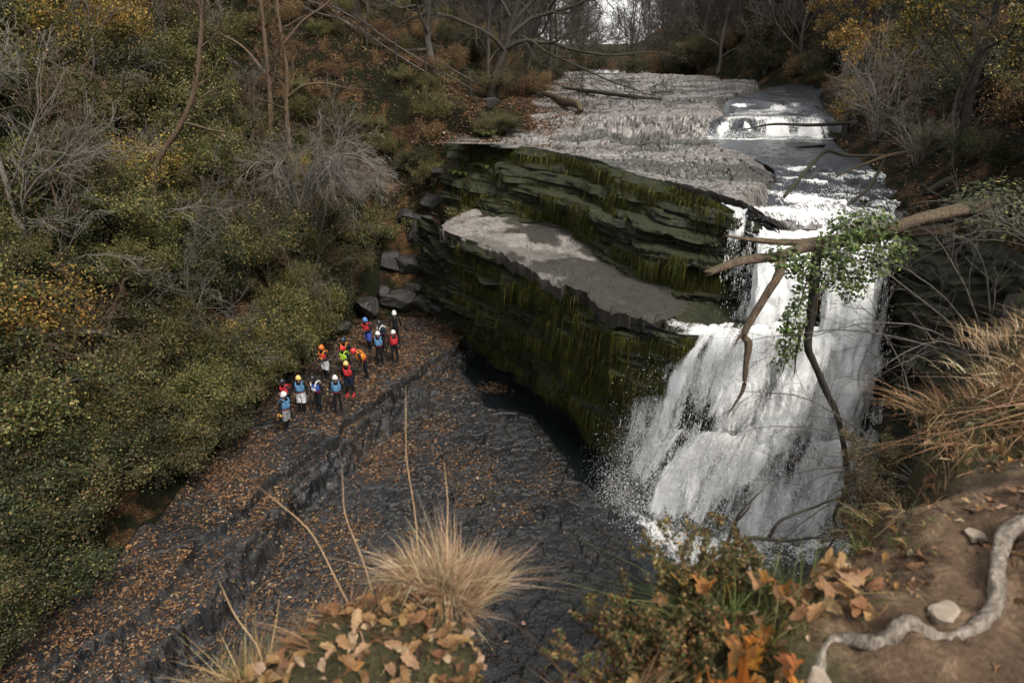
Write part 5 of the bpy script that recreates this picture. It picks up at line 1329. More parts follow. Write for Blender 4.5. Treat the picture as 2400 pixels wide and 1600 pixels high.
def person(loc, yaw, helmet, vest, label, pose='stand', lower='black', shorts=None, boots='black', sleeves='black', vest2=None, look=0.0, h=1.0, seed=0):
    rng = np.random.default_rng(900 + seed)
    lean = {'stand': .03, 'bend': .62, 'hold': .10, 'hips': .03, 'leanback': -.03, 'bow': .12}[pose]
    hip = np.array([0, 0, .92])
    def up(p, l=lean):                          # leaning rotates everything above the hips about the x axis
        p = np.asarray(p, float) - hip; c, s = math.cos(l), math.sin(l)
        return hip + np.array([p[0], p[1] * c + p[2] * s, -p[1] * s + p[2] * c])
    J = {}
    def j(k, p, r, u=False): J[k] = (tuple(up(p)) if u else tuple(p), r)
    j('pelvis', (0, 0, .93), .135)
    j('waist', (0, 0, 1.07), (.125, .125), True); j('chest', (0, -.01, 1.26), (.15, .15), True); j('base', (0, -.01, 1.40), .085, True)
    j('neck', (0, .0, 1.475), .055, True)
    hd = .07 if pose != 'stand' else .02
    if pose in ('bend', 'bow'): hd = .11
    j('jaw', (look * .02, hd * .5 + .02, 1.545), .072, True); j('head', (look * .02, hd * .6 + .005, 1.62), .092, True); j('crown', (look * .02, hd * .5, 1.69), .070, True)
    j('nose', (look * .05, hd * .6 + .115, 1.60), .016, True)
    E = [('pelvis', 'waist'), ('waist', 'chest'), ('chest', 'base'), ('base', 'neck'), ('neck', 'jaw'), ('jaw', 'head'), ('head', 'crown'), ('head', 'nose')]
    st = rng.uniform(.08, .13)
    for s, sd in ((-1, 'l'), (1, 'r')):
        fwd = rng.uniform(-.06, .08)
        j('hip' + sd, (s * .095, 0, .86), .095); j('knee' + sd, (s * st, .03 + fwd * .6, .49), .062); j('calf' + sd, (s * (st + .005), -.005 + fwd * .8, .33), .060)
        j('ankle' + sd, (s * (st + .01), -.03 + fwd, .09), .040); j('toe' + sd, (s * (st + .03), .13 + fwd, .045), .036)
        E += [('pelvis', 'hip' + sd), ('hip' + sd, 'knee' + sd), ('knee' + sd, 'calf' + sd), ('calf' + sd, 'ankle' + sd), ('ankle' + sd, 'toe' + sd)]
        sh = (s * .175, 0, 1.385)
        if pose in ('stand', 'leanback', 'bow'):
            el, wr, hn = (s * .26, -.03, 1.12), (s * .285, .05, .88), (s * .285, .07, .81)
        elif pose == 'hips':
            el, wr, hn = (s * .36, -.06, 1.14), (s * .20, .08, .98), (s * .155, .12, .96)
        elif pose == 'hold':
            el, wr, hn = (s * .27, .0, 1.12), (s * .15, .22, 1.14), (s * .08, .27, 1.16)
        else:
            el, wr, hn = (s * .23, .10, 1.12), (s * .16, .30, .98), (s * .12, .36, .94)
        if pose == 'stand' and rng.uniform() < .5 and s == 1: el, wr, hn = (s * .27, -.02, 1.13), (s * .20, .18, 1.0), (s * .15, .24, 1.0)
        el, wr, hn = [np.array(q) for q in (el, wr, hn)]
        j('sh' + sd, sh, .072, True); j('el' + sd, el, .048, True); j('fa' + sd, el * .45 + wr * .55, .045, True); j('wr' + sd, wr, .030, True); j('palm' + sd, hn, .034, True)
        E += [('base', 'sh' + sd), ('sh' + sd, 'el' + sd), ('el' + sd, 'fa' + sd), ('fa' + sd, 'wr' + sd), ('wr' + sd, 'palm' + sd)]
        d = norm(hn - wr); sdv = norm(np.cross(d, [s * 1.0, 0, .15])); curl = norm(np.cross(sdv, d))
        for q, (o_, ln) in enumerate([(-.030, .062), (-.010, .074), (.010, .070), (.028, .056)]):
            a = hn + sdv * o_; m_ = a + d * ln * .6 + curl * .006; t_ = a + d * ln + curl * .03
            j('f%d%s' % (q, sd), a + d * .012, .0105, True); j('g%d%s' % (q, sd), m_, .0095, True); j('t%d%s' % (q, sd), t_, .008, True)
            E += [('f%d%s' % (q, sd), 'g%d%s' % (q, sd)), ('g%d%s' % (q, sd), 't%d%s' % (q, sd))]
        a = wr + d * .025 - sdv * .03
        j('th0' + sd, a, .012, True); j('th1' + sd, a + d * .03 - sdv * .03 + curl * .012, .0105, True); j('th2' + sd, a + d * .06 - sdv * .035 + curl * .022, .009, True)
        E += [('th0' + sd, 'th1' + sd), ('th1' + sd, 'th2' + sd)]
    me = skin_body('person', J, E)
    for m_ in (MAT_SKIN, CLOTH[lower], CLOTH[sleeves], CLOTH.get(boots, MAT_SUIT)): me.materials.append(m_)
    # faces take skin or suit by the joint they lie nearest
    n = len(me.polygons); cen = np.zeros(n * 3); me.polygons.foreach_get('center', cen); cen = cen.reshape(-1, 3)
    zone = {}
    for k in J:
        z_ = 2
        if k in ('jaw', 'head', 'crown', 'nose', 'neck') or k[:2] in ('f0', 'f1', 'f2', 'f3', 'g0', 'g1', 'g2', 'g3', 't0', 't1', 't2', 't3', 'th') or k.startswith('palm'): z_ = 0
        elif k[:3] in ('hip', 'kne', 'cal', 'pel'): z_ = 1
        elif k[:3] in ('ank', 'toe'): z_ = 3
        zone[k] = z_
    JP = np.array([J[k][0] for k in J]); JZ = np.array([zone[k] for k in J]); JR = np.array([J[k][1] if not isinstance(J[k][1], tuple) else J[k][1][0] for k in J])
    dd = np.linalg.norm(cen[:, None, :] - JP[None], axis=2) - JR[None] * .8
    me.polygons.foreach_set('material_index', JZ[np.argmin(dd, 1)].astype(np.int32))
    root = ob('person', me, None, loc=loc, rotz=yaw, label=label, cat='person', group='group of people in helmets on the ledge')
    root.scale = (h,) * 3
    def upV(V): 
        p = V - hip; c, s = math.cos(lean), math.sin(lean)
        return np.stack([p[:, 0], p[:, 1] * c + p[:, 2] * s, -p[:, 1] * s + p[:, 2] * c], -1) + hip
    # helmet: shell with a turned rim, cut higher over the face, ear pieces and a chin strap
    hc = np.array([look * .02, hd * .55 + .0, 1.625])
    a = np.linspace(0, 2 * np.pi, 24, endpoint=False); ph = np.linspace(0, 1, 9)
    low = -.035 - .035 * np.clip(-np.sin(a), -1, 1) - .03 * np.abs(np.cos(a)) ** 2
    rings = []
    for p_ in ph:
        zz = low * (1 - p_) + .135 * math.sin(p_ * math.pi / 2); rr = math.cos(p_ * math.pi / 2 * .97) ** .75
        rings.append(np.stack([np.cos(a) * .118 * rr, np.sin(a) * .138 * rr, zz + np.zeros(24)], -1))
    V, F, c_ = loft(np.array(rings)); hm = mesh_np('helmet', upV(V + hc), [c_[24:], F], smooth=True)
    he = ob('helmet', hm, HEL[helmet], root)
    rim = np.stack([np.cos(a) * .121, np.sin(a) * .141, low], -1); rp = np.concatenate([rim, rim[:1]])
    V, F = tubes(rp[None], np.full((1, 25), .007), 5); ob('rim', mesh_np('rim', upV(V + hc), F, smooth=True), MATS['cloth_black_neoprene'], he)
    sp = smooth_path([(-.112, .01, -.06), (-.085, .055, -.13), (0, .075, -.155), (.085, .055, -.13), (.112, .01, -.06)], 12)
    V, F = tubes(sp[None], np.full((1, 12), .009), 5); ob('chin_strap', mesh_np('chin_strap', upV(V + hc), F, smooth=True), MATS['cloth_black_neoprene'], he)
    # eyes and mouth
    for s in (-1, 1):
        V, F = ICO3[0][::1], ICO3[1]
    A = Acc()
    for s in (-1, 1):
        q = np.array([(s * .034 + x, .098 - abs(x) * .3 + y_, .0 + z_) for x, y_, z_ in ((-.014, 0, 0), (0, 0, -.007), (.014, 0, 0), (0, 0, .007))]) + hc + [0, .004, -.012]
        A.add(upV(q), np.array([[0, 1, 2, 3]]))
        q2 = q + [0, .004, .02]; q2[:, 2] = q2[:, 2].mean() + (q2[:, 2] - q2[:, 2].mean()) * .5; A.add(upV(q2), np.array([[0, 1, 2, 3]]))
    q = np.array([(-.025, .094, -.082), (0, .102, -.087), (.025, .094, -.082), (0, .102, -.078)]) + hc
    A.add(upV(q), np.array([[0, 1, 2, 3]]))
    ob('face_features', A.mesh('face_features'), MATS['cloth_black_neoprene'], root)
    # buoyancy vest: quilted shell round the trunk, chest pocket, two shoulder straps, waist belt
    if vest:
        a = np.linspace(0, 2 * np.pi, 22, endpoint=False); rings = []
        for zz, rx, ry in [(1.035, .165, .135), (1.045, .19, .16), (1.12, .196, .172), (1.22, .205, .182), (1.31, .196, .172), (1.335, .17, .14)]:
            rings.append(np.stack([np.cos(a) * rx, np.sin(a) * ry - .005, zz + .015 * np.cos(2 * a)], -1))
        V, F, c_ = loft(np.array(rings)); ve = ob('buoyancy_vest', mesh_np('buoyancy_vest', upV(V), [c_, F], smooth=True), CLOTH[vest], root)
        for s in (-1, 1):
            sp = smooth_path([(s * .10, .165, 1.30), (s * .115, .12, 1.40), (s * .125, .01, 1.468), (s * .11, -.12, 1.41), (s * .10, -.165, 1.30)], 10)
            V, F = tubes(sp[None], np.full((1, 10), .030), 6); ob('strap', mesh_np('strap', upV(V), F, smooth=True), CLOTH[vest2 or vest], ve)
        px = [(-.10, .175, 1.10), (-.06, .205, 1.09), (.06, .205, 1.09), (.10, .175, 1.10)]
        pr = np.array([[(x, y_, z0 + dz) for x, y_, z0 in px] + [(x * .9, y_ - .06, z0 + dz) for x, y_, z0 in px[::-1]] for dz in (0, .03, .10, .12)], float)
        pr[0, :, 1] -= .01; pr[3, :, 1] -= .01
        V, F, c_ = loft(pr); ob('chest_pocket', mesh_np('chest_pocket', upV(V), [c_, F]), CLOTH[vest2 or vest], ve)
        rings = np.array([np.stack([np.cos(a) * .178, np.sin(a) * .150 - .003, np.full(22, z_)], -1) for z_ in (1.0, 1.03)])
        V, F, c_ = loft(rings); ob('waist_belt', mesh_np('waist_belt', upV(V), F), CLOTH['red' if vest != 'red' else 'black'], ve)
    if shorts:
        A = Acc(); a = np.linspace(0, 2 * np.pi, 18, endpoint=False)
        rings = np.array([np.stack([np.cos(a) * rx, np.sin(a) * ry, np.full(18, z_)], -1) for z_, rx, ry in [(.84, .185, .135), (.90, .188, .14), (.98, .172, .138), (1.03, .165, .132)]])
        V, F, c_ = loft(rings); A.add(V, F)
        for s, sd in ((-1, 'l'), (1, 'r')):
            h0, k0 = np.array(J['hip' + sd][0]), np.array(J['knee' + sd][0])
            p_ = np.array([h0 + (k0 - h0) * t for t in (-.05, .25, .55, .85)]); V, F = tubes(p_[None], np.array([[.112, .118, .112, .106]]), 12); A.add(V, F)
        ob('shorts', A.mesh('shorts', True), CLOTH[shorts], root)
    for s, sd in ((-1, 'l'), (1, 'r')):
        an, to = np.array(J['ankle' + sd][0]), np.array(J['toe' + sd][0]); a = np.linspace(0, 2 * np.pi, 12, endpoint=False)
        dr = to - an; dr[2] = 0; dr = norm(dr); sdv = np.array([dr[1], -dr[0], 0])
        rings = []
        for t, w, hh in [(-.06, .03, .06), (-.03, .042, .09), (.04, .044, .095), (.11, .047, .07), (.17, .046, .052), (.205, .03, .035)]:
            c0 = an + dr * t; c0[2] = 0
            rings.append(np.array([c0 + sdv * math.cos(x) * w + np.array([0, 0, max(.0, hh * .5 + hh * .5 * math.sin(x))]) for x in a]))
        V, F, c_ = loft(np.array(rings)); bo = ob('boot', mesh_np('boot', V, [c_, F], smooth=True), CLOTH[boots] if boots in CLOTH else MAT_SUIT, root)
        if boots == 'black' and seed % 2 == 0:
            sp = smooth_path([an + dr * -.055 + [0, 0, .025 - an[2]], an + dr * .05 + sdv * .047 + [0, 0, .02 - an[2]], an + dr * .2 + [0, 0, .02 - an[2]]], 8)
            V, F = tubes(sp[None], np.full((1, 8), .006), 4); ob('sole_edge', mesh_np('sole_edge', V, F), CLOTH['white'], bo)
    return root

PEOPLE = [   # x, y, yaw (0 looks away up the gorge, pi looks at the viewer), helmet, vest, extra
    (-8.71, 22.81, -1.9, 'white', 'blue', 'person in white helmet and light blue vest standing nearest the viewer, holding a throw bag', dict(pose='stand', shorts='grey')),
    (-9.0, 24.0, 2.6, 'black', 'red', 'person in black helmet and red vest half hidden behind the nearest white helmeted person', dict(pose='hold')),
    (-8.51, 24.2, 3.14, 'yellow', 'blue', 'person in yellow helmet, blue vest and camouflage shorts facing the viewer', dict(pose='stand', shorts='camo')),
    (-7.85, 24.25, 2.7, 'black', 'royal', 'person in black helmet and royal blue vest with white straps', dict(pose='bow', vest2='white')),
    (-8.2, 26.9, 2.6, 'orange', 'red', 'person in orange helmet and red vest with camouflage shorts, arms bent', dict(pose='hold', shorts='camo', vest2='orange')),
    (-7.5, 27.9, 2.9, 'teal', 'black', 'person in dark teal helmet behind the red helmeted person in lime', dict(pose='hold', vest2='orange')),
    (-7.3, 26.95, 2.5, 'red', 'green', 'person in red helmet and lime green vest', dict(pose='hold', h=.97)),
    (-6.87, 25.55, 3.0, 'yellow', 'red', 'person in yellow helmet and red vest with red shoes and navy shorts, head bowed', dict(pose='bow', boots='red', shorts='navy', lower='black')),
    (-7.06, 24.2, 3.4, 'white', 'blue', 'person in white helmet and blue vest in the front middle facing the viewer', dict(pose='stand', vest2='blue')),
    (-6.46, 27.0, 2.0, 'red', 'orange', 'person in red helmet and orange vest bending forward', dict(pose='bend')),
    (-6.95, 30.2, 2.5, 'blue', 'red', 'person in blue helmet and red vest at the far end of the group', dict(pose='hold', shorts='royal', sleeves='black')),
    (-5.75, 30.9, .2, 'white', None, 'person in white helmet and plain black suit facing the boulders', dict(pose='stand')),
    (-6.2, 29.9, 2.3, 'black', 'navy', 'person in black helmet and navy vest leaning beside the blue helmeted person', dict(pose='hold', sleeves='navy', vest2='white')),
    (-6.12, 28.5, 3.1, 'white', 'blue', 'person in white helmet and blue vest at the back, facing the viewer', dict(pose='stand')),
    (-5.44, 28.6, 3.5, 'white', 'red', 'person in white helmet and red vest at the right end of the group', dict(pose='stand', vest2='red')),
]
for i, (x, y, yaw, he, ve, lb, kw) in enumerate(PEOPLE):
    gz = floor_z(np.array([x - .1, x, x + .1]), np.array([y, y, y]))
    person((x, y, float(gz.mean()) + .01), yaw, he, ve, lb, seed=i, **kw)
# throw bag in the nearest person's hand
z0 = float(floor_z(np.array([-8.9]), np.array([22.6]))[0])
a = np.linspace(0, 2 * np.pi, 14, endpoint=False)
rr = [(.0, .05), (.02, .075), (.12, .08), (.20, .078), (.24, .05)]
rings = np.array([np.stack([np.cos(a) * r_, np.sin(a) * r_, np.full(14, t_)], -1) for t_, r_ in rr])
V, F, c_ = loft(rings)
tb = ob('throw_bag', mesh_np('throw_bag', V, [c_, F], smooth=True), CLOTH['yellow'], loc=(-8.95, 22.66, z0 + .80), label='yellow and red throw bag held by the nearest person', cat='bag')
tb.rotation_euler = (.5, 1.2, 0)
rings = np.array([np.stack([np.cos(a) * .084, np.sin(a) * .084, np.full(14, t_)], -1) for t_ in (.13, .21)])
V, F, c_ = loft(rings); ob('band', mesh_np('band', V, F, smooth=True), CLOTH['red'], tb)

# ================================================================== CLIFF TOP AT THE VIEWER'S FEET
FE_X = [-4.0, -2.2, -1.6, -1.1, -.6, -.25, -.02, .10, .28, .5, .9, 1.1, 1.3, 1.5, 1.7, 2.0, 2.5, 3.2, 4.6]
FE_Y = [.2, .6, 1.05, 1.65, 2.0, 2.05, 1.4, 1.1, 1.5, 1.95, 2.06, 2.06, 2.12, 2.22, 2.44, 2.82, 3.4, 3.9, 5.0]
def fg_z(x, y, fine=True):
    x = np.asarray(x, float); y = np.asarray(y, float)
    ye = np.interp(x, FE_X, FE_Y) + .10 * fbm(x * 3, y * 1.5, seed=401, oct=3)
    z = np.interp(x, [-4, -2, -.5, 0, .4, .9, 1.2, 2, 3, 4.6], [12.9, 13.0, 13.15, 13.1, 13.10, 13.2, 13.28, 13.32, 13.4, 13.4])
    z = z + .10 * fbm(x * .9, y * .9, seed=402, oct=3)
    hump = np.exp(-(((x - 2.95) / .85) ** 2 + ((y - 3.6) / .75) ** 2) ** 2)
    z = z + .34 * hump * sstep(2.55, 2.95, y)
    z = z - .30 * sstep(2.0, 2.9, y) * sstep(1.4, 1.9, x)
    d = y - ye
    z = z - .16 * sstep(-.35, .0, d) ** 2 - 6 * np.maximum(d, 0) - 2.2 * sstep(.02, .5, d)
    if fine: z = z + .034 * fbm(x * 8, y * 8, seed=403, oct=5, gain=.65) + .035 * fbm(x * 3, y * 3, seed=404, oct=2)
    return z
xs = np.arange(-3.6, 4.6, .03); ys = np.arange(-1.2, 6.2, .03)
X, Y = np.meshgrid(xs, ys, indexing='ij'); Z = fg_z(X, Y)
F = grid_faces(len(xs), len(ys), Z[:-1, :-1] > 8.0)
V, F = compact(np.stack([X, Y, Z], -1).reshape(-1, 3), F)
def M_fg():
    def b(t, o):
        v = objco(t)
        n = noise(t, 7, 6, .65, v, .3); n2 = noise(t, 60, 4, .7, v); n3 = noise(t, 1.7, 4, .6, v)
        soil = ramp(t, n, [(.3, (.035, .022, .013)), (.5, (.09, .056, .033)), (.72, (.18, .124, .078))])
        soil = mix(t, ramp(t, n2, [(.35, (0, 0, 0)), (.65, (1, 1, 1))]), mix(t, .6, soil, (.02, .014, .009)), soil)
        s = nd(t, 'ShaderNodeSeparateXYZ'); c = nd(t, 'ShaderNodeTexCoord'); t.links.new(c.outputs['Object'], s.inputs[0])
        w = math_(t, 'ADD', s.outputs['X'], math_(t, 'MULTIPLY', math_(t, 'SUBTRACT', n3, .5), 1.4))
        turf = ramp(t, n2, [(.3, (.012, .011, .006)), (.6, (.04, .036, .014)), (.8, (.075, .05, .024))])
        col = mix(t, ramp(t, math_(t, 'SUBTRACT', w, .75), [(.0, (0, 0, 0)), (.3, (1, 1, 1))]), turf, soil)
        col = mix(t, ramp(t, math_(t, 'SUBTRACT', s.outputs['Y'], 2.0), [(.35, (0, 0, 0)), (.75, (1, 1, 1))]), col, turf)
        pbsdf(t, o, col, .92, bump(t, math_(t, 'ADD', n, math_(t, 'MULTIPLY', n2, .5)), 1.0, .02), .2)
    return mat('cliff_top_soil', b)
ob('cliff_top', mesh_np('cliff_top', V, F, smooth=True), M_fg(), kind='structure')
def gz(x, y): return float(fg_z(np.array([x]), np.array([y]))[0])

STRAW = [(.50, .38, .21, 4), (.38, .27, .14, 3), (.60, .49, .31, 2.4), (.24, .14, .06, 1.2), (.16, .15, .05, .6)]
TAWNY = [(.30, .175, .075, 4), (.21, .125, .055, 3), (.40, .28, .15, 2), (.12, .075, .035, 3), (.11, .115, .035, .9)]
GREENG = [(.07, .10, .02, 3), (.12, .15, .035, 2), (.22, .19, .07, 2), (.05, .06, .016, 2)]
def grass_tuft(x, y, n, rad, L, W, pal, label, seed, flop=.6, lean=(0, 0), z=None):
    rng = np.random.default_rng(seed)
    a = rng.uniform(0, 2 * np.pi, n); r = rad * np.sqrt(rng.uniform(0, 1, n))
    out_ = np.stack([np.cos(a), np.sin(a), np.zeros(n)], -1)
    B0 = out_ * r[:, None]; zz = fg_z(B0[:, 0] + x, B0[:, 1] + y) if z is None else np.full(n, z)
    z0 = gz(x, y) if z is None else z
    B0[:, 2] = np.maximum(zz - z0, -.12) - .01
    ln = rng.uniform(L[0], L[1], n)
    cl_ = rng.integers(0, 18, n); cd = rng.normal(size=(18, 3)) * .26; cf = rng.uniform(.25, 2.0, 18); cs = rng.uniform(.55, 1.2, 18)
    ca = rng.uniform(0, 2 * np.pi, 18); cr = rad * np.sqrt(rng.uniform(0, 1, 18)); cc = np.stack([np.cos(ca) * cr, np.sin(ca) * cr], -1)
    B0[:, :2] = cc[cl_] + rng.normal(size=(n, 2)) * rad * .22
    out_ = norm(np.concatenate([B0[:, :2], np.zeros((n, 1))], 1)); r = np.linalg.norm(B0[:, :2], axis=1); ln = ln * cs[cl_]
    B0[:, 2] = np.maximum((fg_z(B0[:, 0] + x, B0[:, 1] + y) if z is None else zz) - z0, -.14) - .01
    D = norm(out_ * (np.minimum(r / rad, 1.2) * .30 + .05)[:, None] + np.array([lean[0], lean[1], 1.0]) + cd[cl_] + rng.normal(size=(n, 3)) * .15)
    bend = (out_ * .7 + cd[cl_] * 1.5 + rng.normal(size=(n, 3)) * .45) * (ln * flop * cf[cl_] * rng.uniform(.2, 1.0, n))[:, None]; bend[:, 2] = -ln * flop * cf[cl_] * rng.uniform(.1, .9, n)
    V, F, s = blades(B0, D, ln, rng.uniform(W[0], W[1], n), 6, bend, rng)
    me = mesh_np('grass_tuft', V, F, np.repeat(palette(n, pal, rng, .25), s, 0)); me.materials.append(MAT_GRASS)
    return ob('grass_tuft', me, None, loc=(x, y, z0), label=label, cat='grass tuft')
grass_tuft(-.27, 2.0, 3400, .135, (.09, .25), (.0022, .0055), STRAW, 'large pale straw coloured grass tuft at the cliff edge in the centre', 1, .42, (.12, .05))
grass_tuft(-.92, 1.66, 800, .19, (.09, .24), (.003, .007), TAWNY, 'tawny arching grass tuft at the lower left of the cliff edge', 2, .9)
grass_tuft(-.55, 1.78, 450, .16, (.08, .2), (.003, .006), TAWNY, 'short tawny grass between the pale tuft and the left tuft', 3, .9)
grass_tuft(2.48, 3.2, 900, .28, (.07, .20), (.003, .007), TAWNY, 'orange brown drooping grass tuft on the front of the right bank', 4, 1.0, (-.15, -.1))
grass_tuft(2.95, 3.4, 1300, .40, (.07, .21), (.003, .007), STRAW, 'straw coloured grass mat on top of the right bank', 5, 1.05, (0, -.1))
grass_tuft(2.55, 2.98, 500, .25, (.10, .26), (.004, .009), TAWNY, 'brown grass hanging over the dark hollow of the right bank', 6, 1.2, (0, -.3))
grass_tuft(3.1, 3.05, 700, .35, (.10, .30), (.004, .009), TAWNY, 'brown grass at the right picture edge on the bank', 7, 1.1, (0, -.2))
grass_tuft(2.2, 3.3, 300, .15, (.10, .26), (.003, .008), GREENG, 'thin green and brown grass at the outer rim of the right bank', 8, .7)
grass_tuft(.92, 1.90, 700, .24, (.12, .30), (.0025, .006), GREENG, 'green grass clump among the brown leaves beside the soil path', 9, .8)
grass_tuft(.68, 1.72, 520, .24, (.10, .26), (.0025, .006), GREENG, 'green and straw grass clump behind the orange leaves', 10, .9)
grass_tuft(.36, 1.42, 300, .16, (.10, .24), (.0025, .005), TAWNY, 'thin brown grass right of the gap in the cliff edge', 11, .8)
grass_tuft(1.06, 1.98, 350, .14, (.10, .28), (.0025, .006), GREENG, 'dark green grass fringe on the cliff edge above the waterfall foot', 12, .7)
grass_tuft(1.28, 1.88, 120, .12, (.04, .11), (.0025, .006), TAWNY, 'short dark grass on the rim of the soil path above the fall', 13, 1.0, (-.2, .2))
grass_tuft(1.52, 2.10, 140, .14, (.04, .12), (.0025, .006), GREENG, 'green brown grass on the rim between path and right bank', 15, 1.0, (-.2, .2))
grass_tuft(1.78, 2.45, 200, .16, (.05, .15), (.0025, .007), TAWNY, 'brown grass on the rim just below the right bank', 16, 1.0, (-.2, .1))
grass_tuft(2.05, 2.80, 260, .18, (.06, .18), (.003, .008), TAWNY, 'brown grass at the foot of the right bank beside the dark hollow', 18, 1.1, (-.2, .1))
# dry flower stalks standing out of the tufts
rng = np.random.default_rng(14)
for i, (x, y, dx, dy, h, lb) in enumerate([(-.36, 2.02, -.02, .1, .70, 'tallest dry stalk rising from the pale grass tuft'), (-.50, 1.9, -.10, .1, .52, 'dry stalk leaning left beside the tallest stalk'), (-.56, 1.85, -.28, .1, .50, 'brown dry stalk leaning far left out of the tuft'),
                                     (-.24, 1.95, .0, .1, .42, 'short dry stalk in the middle of the pale tuft'), (-.12, 1.9, .08, .08, .48, 'dry stalk leaning right out of the pale tuft'), (-.85, 1.65, -.12, .1, .30, 'dry stalk over the tawny left tuft')]):
    z0 = gz(x, y) - .03
    pts_ = smooth_path([(0, 0, 0), (dx * .25 + rng.normal() * .008, dy * .3, h * .4), (dx * .6 + rng.normal() * .012, dy * .7, h * .75), (dx, dy, h)], 14)
    ob('dry_stalk', log_mesh(pts_, [.0022, .0018, .0012], 6, 14, i, .05), M_plain('dry_stalk', (.36, .24, .13), .8, .2), loc=(x, y, z0), label=lb, cat='stalk')
# heather and small shrubs with russet tips at the edge
HEATH = [(.16, .08, .03, 3), (.09, .055, .022, 3), (.24, .14, .06, 1.4), (.05, .058, .018, 4), (.09, .095, .028, 2)]
def heather(x, y, h, label, seed, rot=0, n=16, pal=HEATH, sc=1, dz=0):
    p = bush_proto(seed, h, n, .75, pal, .016, 0, 8, 4, .05, MAT_BARK_BROWN)
    rng = np.random.default_rng(seed)
    a = rng.uniform(0, 2 * np.pi, n)
    st, _ = p
    # sprigs: regenerate the twigs and clothe them with tiny leaves
    tip = np.stack([np.cos(a), np.sin(a), np.zeros(n)], -1) * (h * .75 * rng.uniform(.2, 1, n))[:, None]; tip[:, 2] = h * rng.uniform(.55, 1.05, n)
    t = np.linspace(0, 1, 7)[None, :, None]
    P = tip[:, None, :] * np.concatenate([t ** 1.3, t ** 1.3, t], -1) + rng.normal(size=(n, 1, 3)) * [.03, .03, 0]
    Rd = np.full((n, 7), .003) * np.linspace(1, .4, 7)[None]
    L1 = spawn(P, Rd, 7, .2, 1, .55, .42, .12, .08, 5, rng, .7); L2 = spawn(*L1, 4, .2, 1, .5, .5, .12, .06, 4, rng, .8)
    A = trees_parts([(P, Rd), (L1[0], np.maximum(L1[1], .0012)), (L2[0], np.maximum(L2[1], .001))], [4, 3, 3])
    sm = A.mesh('stems', True); sm.materials.append(MAT_BARK_BROWN)
    B = Acc(); B.add(*leaves_on(L2[0], 7, .017, rng, .005, .4, pal, .6)); B.add(*leaves_on(L1[0], 9, .017, rng, .006, .4, pal, .6))
    fm = B.mesh('foliage'); fm.materials.append(MAT_DRY)
    e = ob('heather_shrub', None, loc=(x, y, gz(x, y) + dz - .02), rotz=rot, label=label, cat='shrub')
    ob('stems', sm, None, e); ob('foliage', fm, None, e)
heather(.46, 1.84, .29, 'russet tipped heather shrub on the cliff edge right of the gap', 811)
heather(.68, 1.98, .31, 'taller brown heather shrub in front of the waterfall foot', 812)
heather(.34, 1.60, .28, 'low russet heather shrub beside the gap in the cliff edge', 813)
heather(.88, 2.02, .25, 'sparse heather shrub at the cliff edge left of the mossy branch', 814, n=10)
heather(.56, 1.72, .24, 'small heather shrub among the green grass', 815)
# mossy forked branch reaching out below the edge
c = np.array([1.0, 2.75, 11.85])
e = ob('mossy_branch', None, loc=tuple(c), label='dark forked branch jutting out over the waterfall foot below the heather', cat='branch')
for nm, pth, r in [('limb', [(.95, 3.1, 11.88), (1.11, 3.2, 12.05), (1.27, 3.2, 12.2), (1.41, 3.2, 12.28), (1.60, 3.2, 12.26), (1.77, 3.2, 12.28)], [.016, .017, .015, .013, .010, .005]),
                   ('fork', [(1.27, 3.2, 12.2), (1.30, 3.2, 12.36), (1.33, 3.2, 12.48), (1.43, 3.2, 12.63)], [.012, .010, .007, .003]), ('twig', [(1.31, 3.2, 12.40), (1.36, 3.19, 12.5), (1.38, 3.2, 12.56)], [.008, .005, .002]),
                   ('fork', [(1.52, 3.2, 12.29), (1.57, 3.2, 12.41), (1.73, 3.2, 12.5), (1.95, 3.2, 12.59), (2.25, 3.2, 12.57)], [.012, .009, .006, .004, .002])]:
    ob(nm, log_mesh(np.array(pth) - c, r, 8, 30, len(pth), .14), MAT_BARK_DARK, e)
# bare pale twigs arching in from the right wall in front of the fall
def arching(x, y, z, label, seed, n=9, L=3.2, dirv=(-1, .15, .05)):
    rng = np.random.default_rng(seed)
    d0 = norm(np.array(dirv) + rng.normal(size=(n, 3)) * [.3, .3, .42])
    t = np.linspace(0, 1, 9)[None, :, None]
    P = d0[:, None, :] * (t * L * rng.uniform(.5, 1, (n, 1, 1))) + np.array([0, 0, .5]) * np.sin(t * 2.6) + np.cumsum(rng.normal(size=(n, 9, 3)) * .03, 1) * t
    Rd = np.linspace(.014, .004, 9)[None] * np.ones((n, 1))
    L1 = spawn(P, Rd, 7, .25, 1, .6, .35, .12, .02, 6, rng, .6); L2 = spawn(*L1, 4, .2, 1, .55, .5, .14, .02, 5, rng, .6)
    A = trees_parts([(P, Rd), (L1[0], np.maximum(L1[1], .003)), (L2[0], np.maximum(L2[1], .0024))], [5, 3, 3]).mesh('twigs', True); A.materials.append(MAT_BARK_GREY)
    return ob('bare_shrub', A, None, loc=(x, y, z), label=label, cat='bush')
arching(6.0, 7.6, 11.2, 'bare pale twigs arching over the right side of the waterfall', 821)
arching(5.2, 7.0, 9.8, 'lower bare twigs arching over the foot of the waterfall', 822, 8, 2.6, (-1, .1, -.1))
arching(9.6, 12.0, 11.4, 'bare twigs beside the ivy at the right edge of the waterfall', 823, 8, 2.4, (-1, .1, .1))

